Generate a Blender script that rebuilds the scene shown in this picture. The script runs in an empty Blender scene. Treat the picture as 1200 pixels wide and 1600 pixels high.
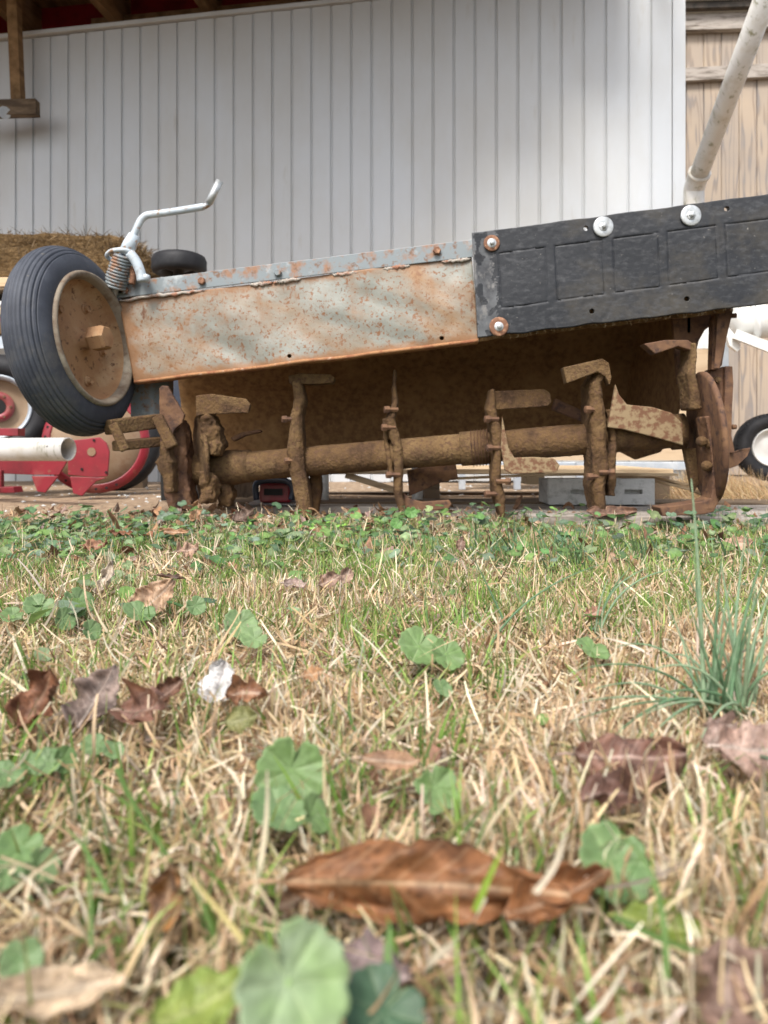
import bpy, bmesh, math, random
import numpy as np
from mathutils import Vector, Matrix, noise
R = math.radians
random.seed(7)
rng = np.random.default_rng(11)
sc = bpy.context.scene
COL = sc.collection

# ------------------------------------------------------------------ camera, sky, sun, exposure
CH = 0.16                      # camera height (m)
F = 1200.0                     # focal length in px of the 1200 px wide photograph
HZ = 700.0                     # horizon row
cd = bpy.data.cameras.new("camera"); cam = bpy.data.objects.new("camera", cd); COL.objects.link(cam)
cd.sensor_fit = 'HORIZONTAL'; cd.sensor_width = 36; cd.lens = 36
cd.shift_y = -100 / 1200
cd.clip_start = 0.01; cd.clip_end = 500
cam.location = (0, 0, CH); cam.rotation_euler = (R(90), 0, 0)
cd.dof.use_dof = True; cd.dof.focus_distance = 0.95; cd.dof.aperture_fstop = 12.5
sc.camera = cam

SUN_EL, SUN_AZ = 52, 200       # azimuth clockwise from +Y (behind the camera, a little left)
world = bpy.data.worlds.new("World"); sc.world = world; world.use_nodes = True
wn = world.node_tree; wn.nodes.clear()
sky = wn.nodes.new('ShaderNodeTexSky'); sky.sky_type = 'NISHITA'; sky.sun_disc = False
sky.sun_elevation = R(SUN_EL); sky.sun_rotation = R(SUN_AZ)
sky.air_density = 1.0; sky.dust_density = 3.5; sky.ozone_density = 1.0
hs = wn.nodes.new('ShaderNodeHueSaturation'); hs.inputs['Saturation'].default_value = 0.55
bg = wn.nodes.new('ShaderNodeBackground'); bg.inputs['Strength'].default_value = 0.135
wo = wn.nodes.new('ShaderNodeOutputWorld')
wn.links.new(sky.outputs[0], hs.inputs['Color']); wn.links.new(hs.outputs[0], bg.inputs['Color']); wn.links.new(bg.outputs[0], wo.inputs[0])
sd = bpy.data.lights.new("sun", 'SUN'); sd.energy = 1.9; sd.angle = R(14); sd.color = (1, .965, .92)
sun = bpy.data.objects.new("sun", sd); COL.objects.link(sun)
sdir = Vector((math.sin(R(SUN_AZ)) * math.cos(R(SUN_EL)), math.cos(R(SUN_AZ)) * math.cos(R(SUN_EL)), math.sin(R(SUN_EL))))
sun.rotation_euler = sdir.to_track_quat('Z', 'Y').to_euler()
sc.view_settings.view_transform = 'Standard'; sc.view_settings.look = 'None'
sc.view_settings.exposure = 0.95; sc.view_settings.gamma = 1
sc.view_settings.use_curve_mapping = False
sc.render.engine = 'CYCLES'
sc.cycles.use_denoising = True
sc.cycles.max_bounces = 8; sc.cycles.transparent_max_bounces = 8

# ------------------------------------------------------------------ helpers
def P(px, py, Y):
    return Vector(((px - 600) / F * Y, Y, CH + (HZ - py) / F * Y))
def gy(py, z=0.0):
    return (CH - z) * F / (py - HZ)
def nz(x, y, z=0.0, s=1.0):
    return noise.noise(Vector((x * s, y * s, z * s)))

def origin(o):
    v = Vector((0, 0, 0))
    while o is not None:
        v += o.location; o = o.parent
    return v
def mobj(name, verts, faces, mat, parent=None, smooth=False, cols=None, mods=None):
    off = origin(parent) if parent is not None else Vector((0, 0, 0))
    me = bpy.data.meshes.new(name)
    me.from_pydata([tuple(Vector(v) - off) for v in verts], [], faces)
    if mat is not None: me.materials.append(mat)
    if cols is not None:
        a = me.color_attributes.new('Col', 'FLOAT_COLOR', 'POINT')
        a.data.foreach_set('color', np.array([(c[0], c[1], c[2], 1) for c in cols], dtype=np.float32).ravel())
    bm = bmesh.new(); bm.from_mesh(me); bmesh.ops.recalc_face_normals(bm, faces=bm.faces); bm.to_mesh(me); bm.free()
    if smooth: me.polygons.foreach_set('use_smooth', [True] * len(me.polygons))
    o = bpy.data.objects.new(name, me); COL.objects.link(o)
    if parent is not None: o.parent = parent
    return o
def empty(name, loc):
    o = bpy.data.objects.new(name, None); COL.objects.link(o); o.location = loc; o.empty_display_size = .05
    return o
def tag(o, label=None, cat=None, group=None, kind=None):
    if label: o['label'] = label
    if cat: o['category'] = cat
    if group: o['group'] = group
    if kind: o['kind'] = kind
    return o
class MB:
    def __init__(s): s.v = []; s.f = []; s.c = []
    def add(s, v, f, c=None):
        b = len(s.v); s.v += [tuple(p) for p in v]; s.f += [tuple(i + b for i in q) for q in f]
        if c is not None: s.c += c
    def obj(s, name, mat, parent=None, smooth=False):
        return mobj(name, s.v, s.f, mat, parent, smooth, s.c if s.c else None)
def loft(secs, caps=True):
    n = len(secs[0]); v = [p for s in secs for p in s]; f = []
    for i in range(len(secs) - 1):
        for j in range(n):
            k = (j + 1) % n
            f.append((i * n + j, i * n + k, (i + 1) * n + k, (i + 1) * n + j))
    if caps:
        f.append(tuple(range(n))[::-1]); f.append(tuple((len(secs) - 1) * n + j for j in range(n)))
    return v, f
def tube(pts, rad, n=12, caps=True):
    pts = [Vector(p) for p in pts]
    if not hasattr(rad, '__len__'): rad = [rad] * len(pts)
    secs = []; up = None
    for i, p in enumerate(pts):
        t = (pts[min(i + 1, len(pts) - 1)] - pts[max(i - 1, 0)])
        t = t.normalized() if t.length > 1e-9 else Vector((0, 0, 1))
        if up is None: up = Vector((0, 0, 1)) if abs(t.z) < .9 else Vector((0, 1, 0))
        a = t.cross(up).normalized(); b = a.cross(t).normalized(); up = b
        secs.append([p + (a * math.cos(2 * math.pi * j / n) + b * math.sin(2 * math.pi * j / n)) * rad[i] for j in range(n)])
    return loft(secs, caps)
def hollow(p0, p1, r, th=.004, n=24):
    p0 = Vector(p0); d = Vector(p1) - p0; L = d.length
    return lathe([(r, 0), (r, L), (r - th, L), (r - th, .02)], p0, d, n)
def boxv(x0, x1, y0, y1, z0, z1):
    v = [(x0, y0, z0), (x1, y0, z0), (x1, y1, z0), (x0, y1, z0), (x0, y0, z1), (x1, y0, z1), (x1, y1, z1), (x0, y1, z1)]
    return v, [(0, 3, 2, 1), (4, 5, 6, 7), (0, 1, 5, 4), (1, 2, 6, 5), (2, 3, 7, 6), (3, 0, 4, 7)]
def beam(p0, p1, w, h, up=Vector((0, 0, 1))):
    p0 = Vector(p0); p1 = Vector(p1); t = (p1 - p0).normalized(); a = t.cross(up).normalized() * w / 2; b = a.cross(t).normalized() * h / 2
    return loft([[p + a + b, p - a + b, p - a - b, p + a - b] for p in (p0, p1)])
def prism(pts, th):
    """pts: world points of the front outline; th: thickness vector"""
    th = Vector(th) if hasattr(th, '__len__') else Vector((0, th, 0)); n = len(pts)
    v = [Vector(p) for p in pts] + [Vector(p) + th for p in pts]
    f = [tuple(range(n)), tuple(range(n, 2 * n))[::-1]] + [(i, i + n, (i + 1) % n + n, (i + 1) % n) for i in range(n)]
    return v, f
def pxprism(pts, Y, th):
    return prism([P(p[0], p[1], p[2] if len(p) > 2 else Y) for p in pts], th)
def smoothpts(pts, k=6):
    pts = [Vector(p) for p in pts]; out = []
    for i in range(len(pts) - 1):
        p0 = pts[max(i - 1, 0)]; p1 = pts[i]; p2 = pts[i + 1]; p3 = pts[min(i + 2, len(pts) - 1)]
        for j in range(k):
            t = j / k
            out.append(.5 * ((2 * p1) + (p2 - p0) * t + (2 * p0 - 5 * p1 + 4 * p2 - p3) * t * t + (3 * p1 - p0 - 3 * p2 + p3) * t ** 3))
    out.append(pts[-1]); return out
def lathe(profile, c, axis, n=64, caps=False):
    """profile: (radius, offset along the axis); open ends"""
    c = Vector(c); axis = Vector(axis).normalized()
    a = axis.cross(Vector((0, 0, 1)))
    if a.length < .1: a = axis.cross(Vector((0, 1, 0)))
    a.normalize(); b = axis.cross(a).normalized()
    secs = [[c + axis * h + (a * math.cos(2 * math.pi * j / n) + b * math.sin(2 * math.pi * j / n)) * r for j in range(n)] for r, h in profile]
    return loft(secs, caps)
def bevel(o, w=.002, seg=2):
    m = o.modifiers.new('bevel', 'BEVEL'); m.width = w; m.segments = seg; m.limit_method = 'ANGLE'; m.angle_limit = R(40)
    return o
TX = {}
def crust(o, vox=.004, amp=.006, size=.03):
    amp *= .5
    """caked soil: an uneven skin over forged steel"""
    m = o.modifiers.new('remesh', 'REMESH'); m.mode = 'VOXEL'; m.voxel_size = vox * .75; m.use_smooth_shade = True
    if size not in TX:
        t = bpy.data.textures.new('clods%g' % size, 'CLOUDS'); t.noise_scale = size; t.noise_depth = 3; TX[size] = t
    d = o.modifiers.new('clods', 'DISPLACE'); d.texture = TX[size]; d.strength = amp; d.mid_level = .5
    if .008 not in TX:
        t = bpy.data.textures.new('grit', 'CLOUDS'); t.noise_scale = .009; t.noise_depth = 2; TX[.008] = t
    d = o.modifiers.new('grit', 'DISPLACE'); d.texture = TX[.008]; d.strength = .0020; d.mid_level = .5
    return o

def drill(o, pts, r):
    """real holes through a sheet"""
    v = []; f = []
    for p in pts:
        a, b = tube([p + Vector((0, -.03, 0)), p + Vector((0, .012, 0))], r, 14); f += [tuple(i + len(v) for i in q) for q in b]; v += a
    cut = mobj('drill', v, f, None)
    m = o.modifiers.new('b', 'BOOLEAN'); m.operation = 'DIFFERENCE'; m.object = cut; m.solver = 'EXACT'
    bpy.context.view_layer.update(); dg = bpy.context.evaluated_depsgraph_get()
    me = bpy.data.meshes.new_from_object(o.evaluated_get(dg)); o.modifiers.clear(); o.data = me
    bpy.data.objects.remove(cut)
# ------------------------------------------------------------------ materials
def material(name, layers, rough=.7, bump=(60, .3, .002), metallic=0.0, coat=0.0, spec=.3, world=False):
    """layers: first (r,g,b); then ((r,g,b), scale, lo, hi[, stretch xyz]) laid over it through noise"""
    m = bpy.data.materials.new(name); m.use_nodes = True; nt = m.node_tree; b = nt.nodes['Principled BSDF']
    tc = nt.nodes.new('ShaderNodeTexCoord'); cur = None
    base = layers[0]
    rgb = nt.nodes.new('ShaderNodeRGB'); rgb.outputs[0].default_value = (*base, 1); cur = rgb.outputs[0]
    for k, L in enumerate(layers[1:]):
        col, s, lo, hi = L[:4]
        src = tc.outputs['Object'] if not world else nt.nodes.new('ShaderNodeNewGeometry').outputs['Position']
        mp = nt.nodes.new('ShaderNodeMapping'); nt.links.new(src, mp.inputs[0])
        if len(L) > 4: mp.inputs['Scale'].default_value = L[4]
        if len(L) > 5:
            m0 = nt.nodes.new('ShaderNodeMapping'); m0.inputs['Rotation'].default_value = (0, L[5], 0)
            nt.links.new(src, m0.inputs[0]); nt.links.new(m0.outputs[0], mp.inputs[0])
        mp.inputs['Location'].default_value = (k * 3.7 + 1.3, k * 1.9, k * 5.1)
        n = nt.nodes.new('ShaderNodeTexNoise'); n.inputs['Scale'].default_value = s; n.inputs['Detail'].default_value = 8; n.inputs['Roughness'].default_value = .65
        nt.links.new(mp.outputs[0], n.inputs['Vector'])
        r = nt.nodes.new('ShaderNodeMapRange'); r.inputs['From Min'].default_value = lo; r.inputs['From Max'].default_value = hi
        nt.links.new(n.outputs['Fac'], r.inputs['Value'])
        mx = nt.nodes.new('ShaderNodeMix'); mx.data_type = 'RGBA'
        nt.links.new(r.outputs[0], mx.inputs['Factor']); nt.links.new(cur, mx.inputs['A']); mx.inputs['B'].default_value = (*col, 1)
        cur = mx.outputs['Result']
    nt.links.new(cur, b.inputs['Base Color'])
    b.inputs['Roughness'].default_value = rough; b.inputs['Metallic'].default_value = metallic
    b.inputs['Specular IOR Level'].default_value = spec; b.inputs['Coat Weight'].default_value = coat
    if bump:
        n = nt.nodes.new('ShaderNodeTexNoise'); n.inputs['Scale'].default_value = bump[0]; n.inputs['Detail'].default_value = 6
        nt.links.new(tc.outputs['Object'], n.inputs['Vector'])
        bp = nt.nodes.new('ShaderNodeBump'); bp.inputs['Strength'].default_value = bump[1]; bp.inputs['Distance'].default_value = bump[2]
        nt.links.new(n.outputs['Fac'], bp.inputs['Height']); nt.links.new(bp.outputs[0], b.inputs['Normal'])
    return m
def leafmat(name, trans=.35, rough=.6, mottle=None):
    m = bpy.data.materials.new(name); m.use_nodes = True; nt = m.node_tree; b = nt.nodes['Principled BSDF']
    at = nt.nodes.new('ShaderNodeAttribute'); at.attribute_name = 'Col'; c = at.outputs['Color']
    if mottle:
        tc = nt.nodes.new('ShaderNodeTexCoord'); n = nt.nodes.new('ShaderNodeTexNoise'); n.inputs['Scale'].default_value = mottle[0]; n.inputs['Detail'].default_value = 6
        nt.links.new(tc.outputs['Object'], n.inputs['Vector'])
        r = nt.nodes.new('ShaderNodeMapRange'); r.inputs['From Min'].default_value = .3; r.inputs['From Max'].default_value = .7
        r.inputs['To Min'].default_value = mottle[1]; r.inputs['To Max'].default_value = mottle[2]; nt.links.new(n.outputs['Fac'], r.inputs['Value'])
        mu = nt.nodes.new('ShaderNodeMix'); mu.data_type = 'RGBA'; mu.blend_type = 'MULTIPLY'; mu.inputs['Factor'].default_value = 1
        nt.links.new(c, mu.inputs['A']); nt.links.new(r.outputs[0], mu.inputs['B']); c = mu.outputs['Result']
        bp = nt.nodes.new('ShaderNodeBump'); bp.inputs['Strength'].default_value = .3; bp.inputs['Distance'].default_value = .0015
        nt.links.new(n.outputs['Fac'], bp.inputs['Height']); nt.links.new(bp.outputs[0], b.inputs['Normal'])
    nt.links.new(c, b.inputs['Base Color']); b.inputs['Roughness'].default_value = rough; b.inputs['Specular IOR Level'].default_value = .35
    tr = nt.nodes.new('ShaderNodeBsdfTranslucent'); nt.links.new(c, tr.inputs['Color'])
    ms = nt.nodes.new('ShaderNodeMixShader'); ms.inputs[0].default_value = trans
    nt.links.new(b.outputs[0], ms.inputs[1]); nt.links.new(tr.outputs[0], ms.inputs[2])
    nt.links.new(ms.outputs[0], nt.nodes['Material Output'].inputs[0])
    return m

M = {}
M['siding'] = material('siding', [(.53, .555, .575), ((.46, .455, .43), 1.3, .42, .72, (1, 1, .5)), ((.40, .38, .33), 9, .62, .85, (2, 1, .35)), ((.30, .27, .22), 70, .72, .78)], .45, (40, .1, .001), world=True)
M['ground'] = None
M['clay'] = material('soil_caked_steel', [(.125, .072, .031), ((.06, .033, .017), 22, .45, .62), ((.21, .135, .062), 6, .48, .68), ((.10, .055, .03), 130, .52, .6)], .92, (160, .9, .004))
M['claydark'] = material('rusty_hood', [(.25, .145, .062), ((.15, .078, .034), 60, .42, .62), ((.31, .19, .085), 7, .5, .75), ((.045, .028, .016), 3, .58, .75)], .95, (120, .5, .002))
M['speckle'] = material('speckled_rust_blade', [(.27, .195, .11), ((.16, .08, .045), 75, .46, .56)], .85, (120, .4, .002))
M['brownsteel'] = material('brown_rust_steel', [(.13, .068, .04), ((.22, .12, .06), 25, .45, .7), ((.06, .035, .028), 50, .5, .65)], .8, (90, .4, .002))
M['panel'] = material('rusted_grey_paint', [(.25, .255, .22), ((.31, .315, .28), 6, .42, .66), ((.27, .17, .09), 5, .46, .66, (.38, 1, 1.2), -.42), ((.31, .18, .085), 9, .54, .70, (.4, 1, 1.3), -.5), ((.215, .095, .04), 140, .55, .62), ((.22, .10, .045), 60, .585, .65), ((.13, .062, .036), 34, .65, .69, (1, 1, .4))], .55, (150, .4, .0015), spec=.45)
def edge_rust(m):
    nt = m.node_tree; b = nt.nodes['Principled BSDF']; cur = b.inputs['Base Color'].links[0].from_socket
    at = nt.nodes.new('ShaderNodeAttribute'); at.attribute_name = 'Col'
    mx = nt.nodes.new('ShaderNodeMix'); mx.data_type = 'RGBA'; mx.inputs['B'].default_value = (.27, .14, .065, 1)
    nt.links.new(at.outputs['Fac'], mx.inputs['Factor']); nt.links.new(cur, mx.inputs['A']); nt.links.new(mx.outputs['Result'], b.inputs['Base Color'])
edge_rust(M['panel'])
M['edgerust'] = material('orange_rust_edge', [(.35, .18, .085), ((.25, .10, .05), 40, .45, .6), ((.62, .45, .34), 25, .58, .7)], .85, (110, .6, .002))
M['strip'] = material('blue_grey_rusty_angle', [(.205, .235, .245), ((.28, .15, .085), 30, .50, .62), ((.17, .09, .05), 60, .56, .64), ((.47, .50, .50), 14, .55, .72)], .5, (120, .3, .001), spec=.5)
M['weld'] = material('scaled_weld', [(.40, .36, .31), ((.33, .16, .10), 45, .45, .6)], .8, (140, .8, .003))
M['rubber'] = material('black_rubber_belting', [(.017, .019, .023), ((.09, .075, .050), 5, .50, .80), ((.06, .062, .066), 60, .5, .75, (1, 1, 2)), ((.20, .19, .17), 150, .655, .72), ((.25, .24, .22), 45, .70, .74, (4, 1, .5)), ((.010, .010, .012), 9, .57, .7)], .55, (110, .35, .001), spec=.35)
M['scuff'] = material('scuffed_rubber_edge', [(.11, .115, .12), ((.035, .036, .04), 16, .45, .66), ((.26, .25, .235), 40, .54, .72, (1, 1, .6)), ((.34, .33, .31), 8, .60, .72)], .5, (100, .3, .001))
M['tyre'] = material('weathered_tyre', [(.040, .045, .058), ((.072, .08, .098), 12, .45, .7), ((.12, .115, .10), 60, .62, .74), ((.16, .15, .13), 5, .58, .80), ((.22, .21, .19), 240, .68, .74)], .65, (140, .35, .001), spec=.35)
M['tyreblack'] = material('black_tyre', [(.016, .016, .018), ((.03, .03, .032), 20, .45, .7)], .6, (80, .3, .001))
M['rim'] = material('rusty_rim', [(.33, .19, .095), ((.27, .14, .07), 16, .48, .68), ((.46, .33, .19), 8, .5, .7), ((.12, .06, .035), 70, .58, .66)], .8, (100, .4, .0015))
M['rimlip'] = material('rim_lip', [(.24, .20, .15), ((.15, .10, .065), 30, .45, .65), ((.42, .38, .30), 9, .55, .72)], .7, (100, .3, .001))
M['zinc'] = material('dull_zinc', [(.58, .60, .60), ((.36, .37, .36), 60, .45, .65)], .38, (160, .2, .0008), metallic=.5)
M['rustbolt'] = material('rusty_bolt', [(.20, .10, .06), ((.45, .25, .15), 90, .5, .65)], .8, (160, .4, .001))
M['palepaint'] = material('pale_blue_paint', [(.44, .50, .54), ((.60, .64, .66), 25, .5, .65), ((.30, .18, .10), 45, .56, .64), ((.16, .13, .10), 12, .60, .74)], .45, (120, .3, .001), spec=.5)
M['pvc'] = material('white_pvc', [(.66, .65, .62), ((.50, .46, .38), 9, .52, .72), ((.25, .24, .15), 42, .55, .68, (1, 1, .25)), ((.12, .11, .07), 120, .66, .74)], .4, (30, .1, .001), spec=.5)
M['pvcclean'] = material('off_white_enamel', [(.68, .68, .65), ((.48, .46, .40), 12, .55, .72)], .4, (40, .15, .001))
M['red'] = material('red_paint', [(.25, .016, .027), ((.16, .016, .022), 9, .45, .66), ((.30, .13, .10), 6, .55, .80), ((.24, .10, .06), 45, .62, .70)], .45, (90, .2, .001), spec=.5)
M['darkred'] = material('dark_red_board', [(.26, .012, .016), ((.15, .01, .012), 6, .45, .65)], .8)
M['tandisc'] = material('dusty_disc_steel', [(.25, .17, .105), ((.32, .235, .16), 6, .5, .7), ((.22, .12, .07), 20, .55, .7)], .8, (60, .3, .001))
M['oldwood'] = material('brown_rafter_wood', [(.27, .16, .075), ((.14, .08, .035), 14, .42, .62, (1, .12, 1)), ((.36, .23, .11), 5, .52, .72)], .85, (90, .4, .002))
M['darkwood'] = material('dark_plank_wood', [(.17, .12, .075), ((.08, .055, .035), 20, .45, .6, (.2, 1, 1))], .85, (90, .4, .002))
M['greywood'] = material('weathered_grey_wood', [(.40, .355, .31), ((.16, .135, .11), 60, .46, .62, (.12, 1, 1)), ((.46, .42, .37), 12, .5, .7, (.2, 1, 1))], .85, (80, .5, .002))
M['palewood'] = material('pale_plank_wood', [(.60, .45, .28), ((.34, .23, .13), 30, .46, .62, (.1, 1, 1))], .8, (80, .3, .001))
M['concrete'] = material('grey_block', [(.52, .52, .50), ((.34, .34, .32), 70, .5, .65), ((.62, .61, .58), 15, .5, .7, (.4, 1, 1))], .9, (120, .6, .002))
M['navy'] = material('dark_navy_plastic', [(.022, .03, .05), ((.05, .055, .07), 30, .5, .7)], .4, spec=.5)
M['black'] = material('black_iron', [(.014, .013, .012)], .7)
M['galv'] = material('galvanised_steel', [(.44, .49, .54), ((.56, .60, .63), 18, .45, .65)], .42, (60, .15, .001), metallic=.35)
M['plywood'] = material('weathered_plywood', [(.50, .38, .25), ((.38, .27, .17), 20, .45, .65, (.15, 1, 1))], .8)
M['hay'] = material('hay', [(.16, .10, .044), ((.075, .045, .02), 40, .45, .62, (1, 1, 4)), ((.20, .135, .062), 70, .55, .68, (4, 1, 1))], .95, (90, 1, .01))
M['roofwhite'] = material('pale_roofing', [(.7, .74, .7)], .5)
M['roofdark'] = material('dark_eave', [(.10, .085, .07), ((.05, .045, .04), 20, .45, .6)], .85)
M['blade'] = leafmat('grass_blades', .20, .55)
M['dead'] = leafmat('dead_leaf_tissue', .18, .62, (110, .45, 1.45))
M['leaf'] = leafmat('green_leaf_tissue', .28, .5, (220, .82, 1.15))

def woodgrain(name, face, late, grey):
    """plywood siding with cathedral grain: rings cut through distorted waves"""
    m = bpy.data.materials.new(name); m.use_nodes = True; nt = m.node_tree; b = nt.nodes['Principled BSDF']
    tc = nt.nodes.new('ShaderNodeTexCoord'); mp = nt.nodes.new('ShaderNodeMapping'); mp.inputs['Scale'].default_value = (1, 1, .085)
    oi = nt.nodes.new('ShaderNodeObjectInfo'); ad = nt.nodes.new('ShaderNodeVectorMath'); ad.operation = 'ADD'
    sc_ = nt.nodes.new('ShaderNodeVectorMath'); sc_.operation = 'SCALE'; sc_.inputs['Scale'].default_value = 7
    cb = nt.nodes.new('ShaderNodeCombineXYZ'); nt.links.new(oi.outputs['Random'], cb.inputs[0]); nt.links.new(oi.outputs['Random'], cb.inputs[2]); nt.links.new(cb.outputs[0], sc_.inputs[0])
    nt.links.new(tc.outputs['Object'], ad.inputs[0]); nt.links.new(sc_.outputs[0], ad.inputs[1]); nt.links.new(ad.outputs[0], mp.inputs[0])
    n0 = nt.nodes.new('ShaderNodeTexNoise'); n0.inputs['Scale'].default_value = 9; n0.inputs['Detail'].default_value = 3; nt.links.new(mp.outputs[0], n0.inputs['Vector'])
    ml = nt.nodes.new('ShaderNodeMath'); ml.operation = 'MULTIPLY'; ml.inputs[1].default_value = 60; nt.links.new(n0.outputs['Fac'], ml.inputs[0])
    sn = nt.nodes.new('ShaderNodeMath'); sn.operation = 'SINE'; nt.links.new(ml.outputs[0], sn.inputs[0])
    r1 = nt.nodes.new('ShaderNodeMapRange'); r1.inputs['From Min'].default_value = .1; r1.inputs['From Max'].default_value = .9; nt.links.new(sn.outputs[0], r1.inputs['Value'])
    n1 = nt.nodes.new('ShaderNodeTexNoise'); n1.inputs['Scale'].default_value = 6; n1.inputs['Detail'].default_value = 5; nt.links.new(tc.outputs['Object'], n1.inputs['Vector'])
    r2 = nt.nodes.new('ShaderNodeMapRange'); r2.inputs['From Min'].default_value = .42; r2.inputs['From Max'].default_value = .62; nt.links.new(n1.outputs['Fac'], r2.inputs['Value'])
    m1 = nt.nodes.new('ShaderNodeMix'); m1.data_type = 'RGBA'; m1.inputs['A'].default_value = (*late, 1); m1.inputs['B'].default_value = (*grey, 1); nt.links.new(r2.outputs[0], m1.inputs['Factor'])
    m2 = nt.nodes.new('ShaderNodeMix'); m2.data_type = 'RGBA'; m2.inputs['A'].default_value = (*face, 1); nt.links.new(m1.outputs['Result'], m2.inputs['B']); nt.links.new(r1.outputs[0], m2.inputs['Factor'])
    # each board has weathered differently, greyer in drifts
    n3 = nt.nodes.new('ShaderNodeTexNoise'); n3.inputs['Scale'].default_value = 2.2; n3.inputs['Detail'].default_value = 6; nt.links.new(ad.outputs[0], n3.inputs['Vector'])
    r3 = nt.nodes.new('ShaderNodeMapRange'); r3.inputs['From Min'].default_value = .35; r3.inputs['From Max'].default_value = .7; r3.inputs['To Max'].default_value = .75; nt.links.new(n3.outputs['Fac'], r3.inputs['Value'])
    m3 = nt.nodes.new('ShaderNodeMix'); m3.data_type = 'RGBA'; m3.inputs['B'].default_value = (.27, .245, .225, 1); nt.links.new(r3.outputs[0], m3.inputs['Factor']); nt.links.new(m2.outputs['Result'], m3.inputs['A'])
    nt.links.new(m3.outputs['Result'], b.inputs['Base Color']); b.inputs['Roughness'].default_value = .85
    return m
M['ply_siding'] = woodgrain('weathered_wood_siding', (.44, .35, .26), (.31, .235, .17), (.215, .20, .195))

# ground: lawn soil near, bare dusty dirt beyond
def ground_mat():
    m = bpy.data.materials.new('soil'); m.use_nodes = True; nt = m.node_tree; b = nt.nodes['Principled BSDF']
    tc = nt.nodes.new('ShaderNodeTexCoord'); sp = nt.nodes.new('ShaderNodeSeparateXYZ'); nt.links.new(tc.outputs['Object'], sp.inputs[0])
    n = nt.nodes.new('ShaderNodeTexNoise'); n.inputs['Scale'].default_value = 4; n.inputs['Detail'].default_value = 8; nt.links.new(tc.outputs['Object'], n.inputs['Vector'])
    a = nt.nodes.new('ShaderNodeMath'); a.operation = 'MULTIPLY_ADD'; a.inputs[1].default_value = .5; nt.links.new(n.outputs['Fac'], a.inputs[0]); nt.links.new(sp.outputs['Y'], a.inputs[2])
    r = nt.nodes.new('ShaderNodeMapRange'); r.inputs['From Min'].default_value = 1.85; r.inputs['From Max'].default_value = 2.05; nt.links.new(a.outputs[0], r.inputs['Value'])
    n2 = nt.nodes.new('ShaderNodeTexNoise'); n2.inputs['Scale'].default_value = 45; n2.inputs['Detail'].default_value = 8; nt.links.new(tc.outputs['Object'], n2.inputs['Vector'])
    def two(c1, c2):
        mx = nt.nodes.new('ShaderNodeMix'); mx.data_type = 'RGBA'; mx.inputs['A'].default_value = (*c1, 1); mx.inputs['B'].default_value = (*c2, 1)
        rr = nt.nodes.new('ShaderNodeMapRange'); rr.inputs['From Min'].default_value = .35; rr.inputs['From Max'].default_value = .65
        nt.links.new(n2.outputs['Fac'], rr.inputs['Value']); nt.links.new(rr.outputs[0], mx.inputs['Factor']); return mx.outputs['Result']
    mx = nt.nodes.new('ShaderNodeMix'); mx.data_type = 'RGBA'
    nt.links.new(two((.025, .018, .012), (.07, .05, .03)), mx.inputs['A']); nt.links.new(two((.21, .14, .085), (.40, .29, .19)), mx.inputs['B'])
    nt.links.new(r.outputs[0], mx.inputs['Factor']); nt.links.new(mx.outputs['Result'], b.inputs['Base Color']); b.inputs['Roughness'].default_value = .95
    bp = nt.nodes.new('ShaderNodeBump'); bp.inputs['Strength'].default_value = .8; bp.inputs['Distance'].default_value = .01
    nt.links.new(n2.outputs['Fac'], bp.inputs['Height']); nt.links.new(bp.outputs[0], b.inputs['Normal'])
    return m
M['ground'] = ground_mat()

# ------------------------------------------------------------------ ground
def gz(x, y):
    t = min(1, max(0, (y - 1.45) / .35)); t = t * t * (3 - 2 * t)
    near = -.022 + .009 * nz(x, y, 0, 5) + .004 * nz(x, y, 3, 22)
    far = -.004 + .006 * nz(x, y, 0, 3)
    k = min(1, max(0, (6 - abs(x) - abs(y)) / 2))
    return (near * (1 - t) + far * t) * k - .012 * (1 - k)
def build_ground():
    xs = sorted(set([-200, -60, -20, -8] + [round(v, 3) for v in np.arange(-4, 4.01, .05)] + [8, 20, 60, 200]))
    ys = sorted(set([-200, -60, -20, -8, -3, -1] + [round(v, 3) for v in np.arange(-.4, 5.6, .05)] + [8, 20, 60, 200]))
    v = [(x, y, gz(x, y)) for y in ys for x in xs]; n = len(xs)
    f = [(j * n + i, j * n + i + 1, (j + 1) * n + i + 1, (j + 1) * n + i) for j in range(len(ys) - 1) for i in range(n - 1)]
    tag(mobj('ground', v, f, M['ground'], smooth=True), kind='structure')
build_ground()

# ------------------------------------------------------------------ pole barn with the white panelled wall
WA = Vector((-2.0, 4.0, 0)); WB = Vector((1.351, 3.45, 0)); WD = (WB - WA).normalized(); WL = (WB - WA).length
WN = Vector((WD.y, -WD.x, 0))            # towards the camera
barn = empty('barn', (0, 3.9, 0)); tag(barn, 'large barn wall of white vertical panelling under open timber rafters', 'building')
def wp(s, d, z): return WA + WD * s + WN * d + Vector((0, 0, z))
PW = WL / 34.5
ang = math.atan2(WD.y, WD.x)
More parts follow.
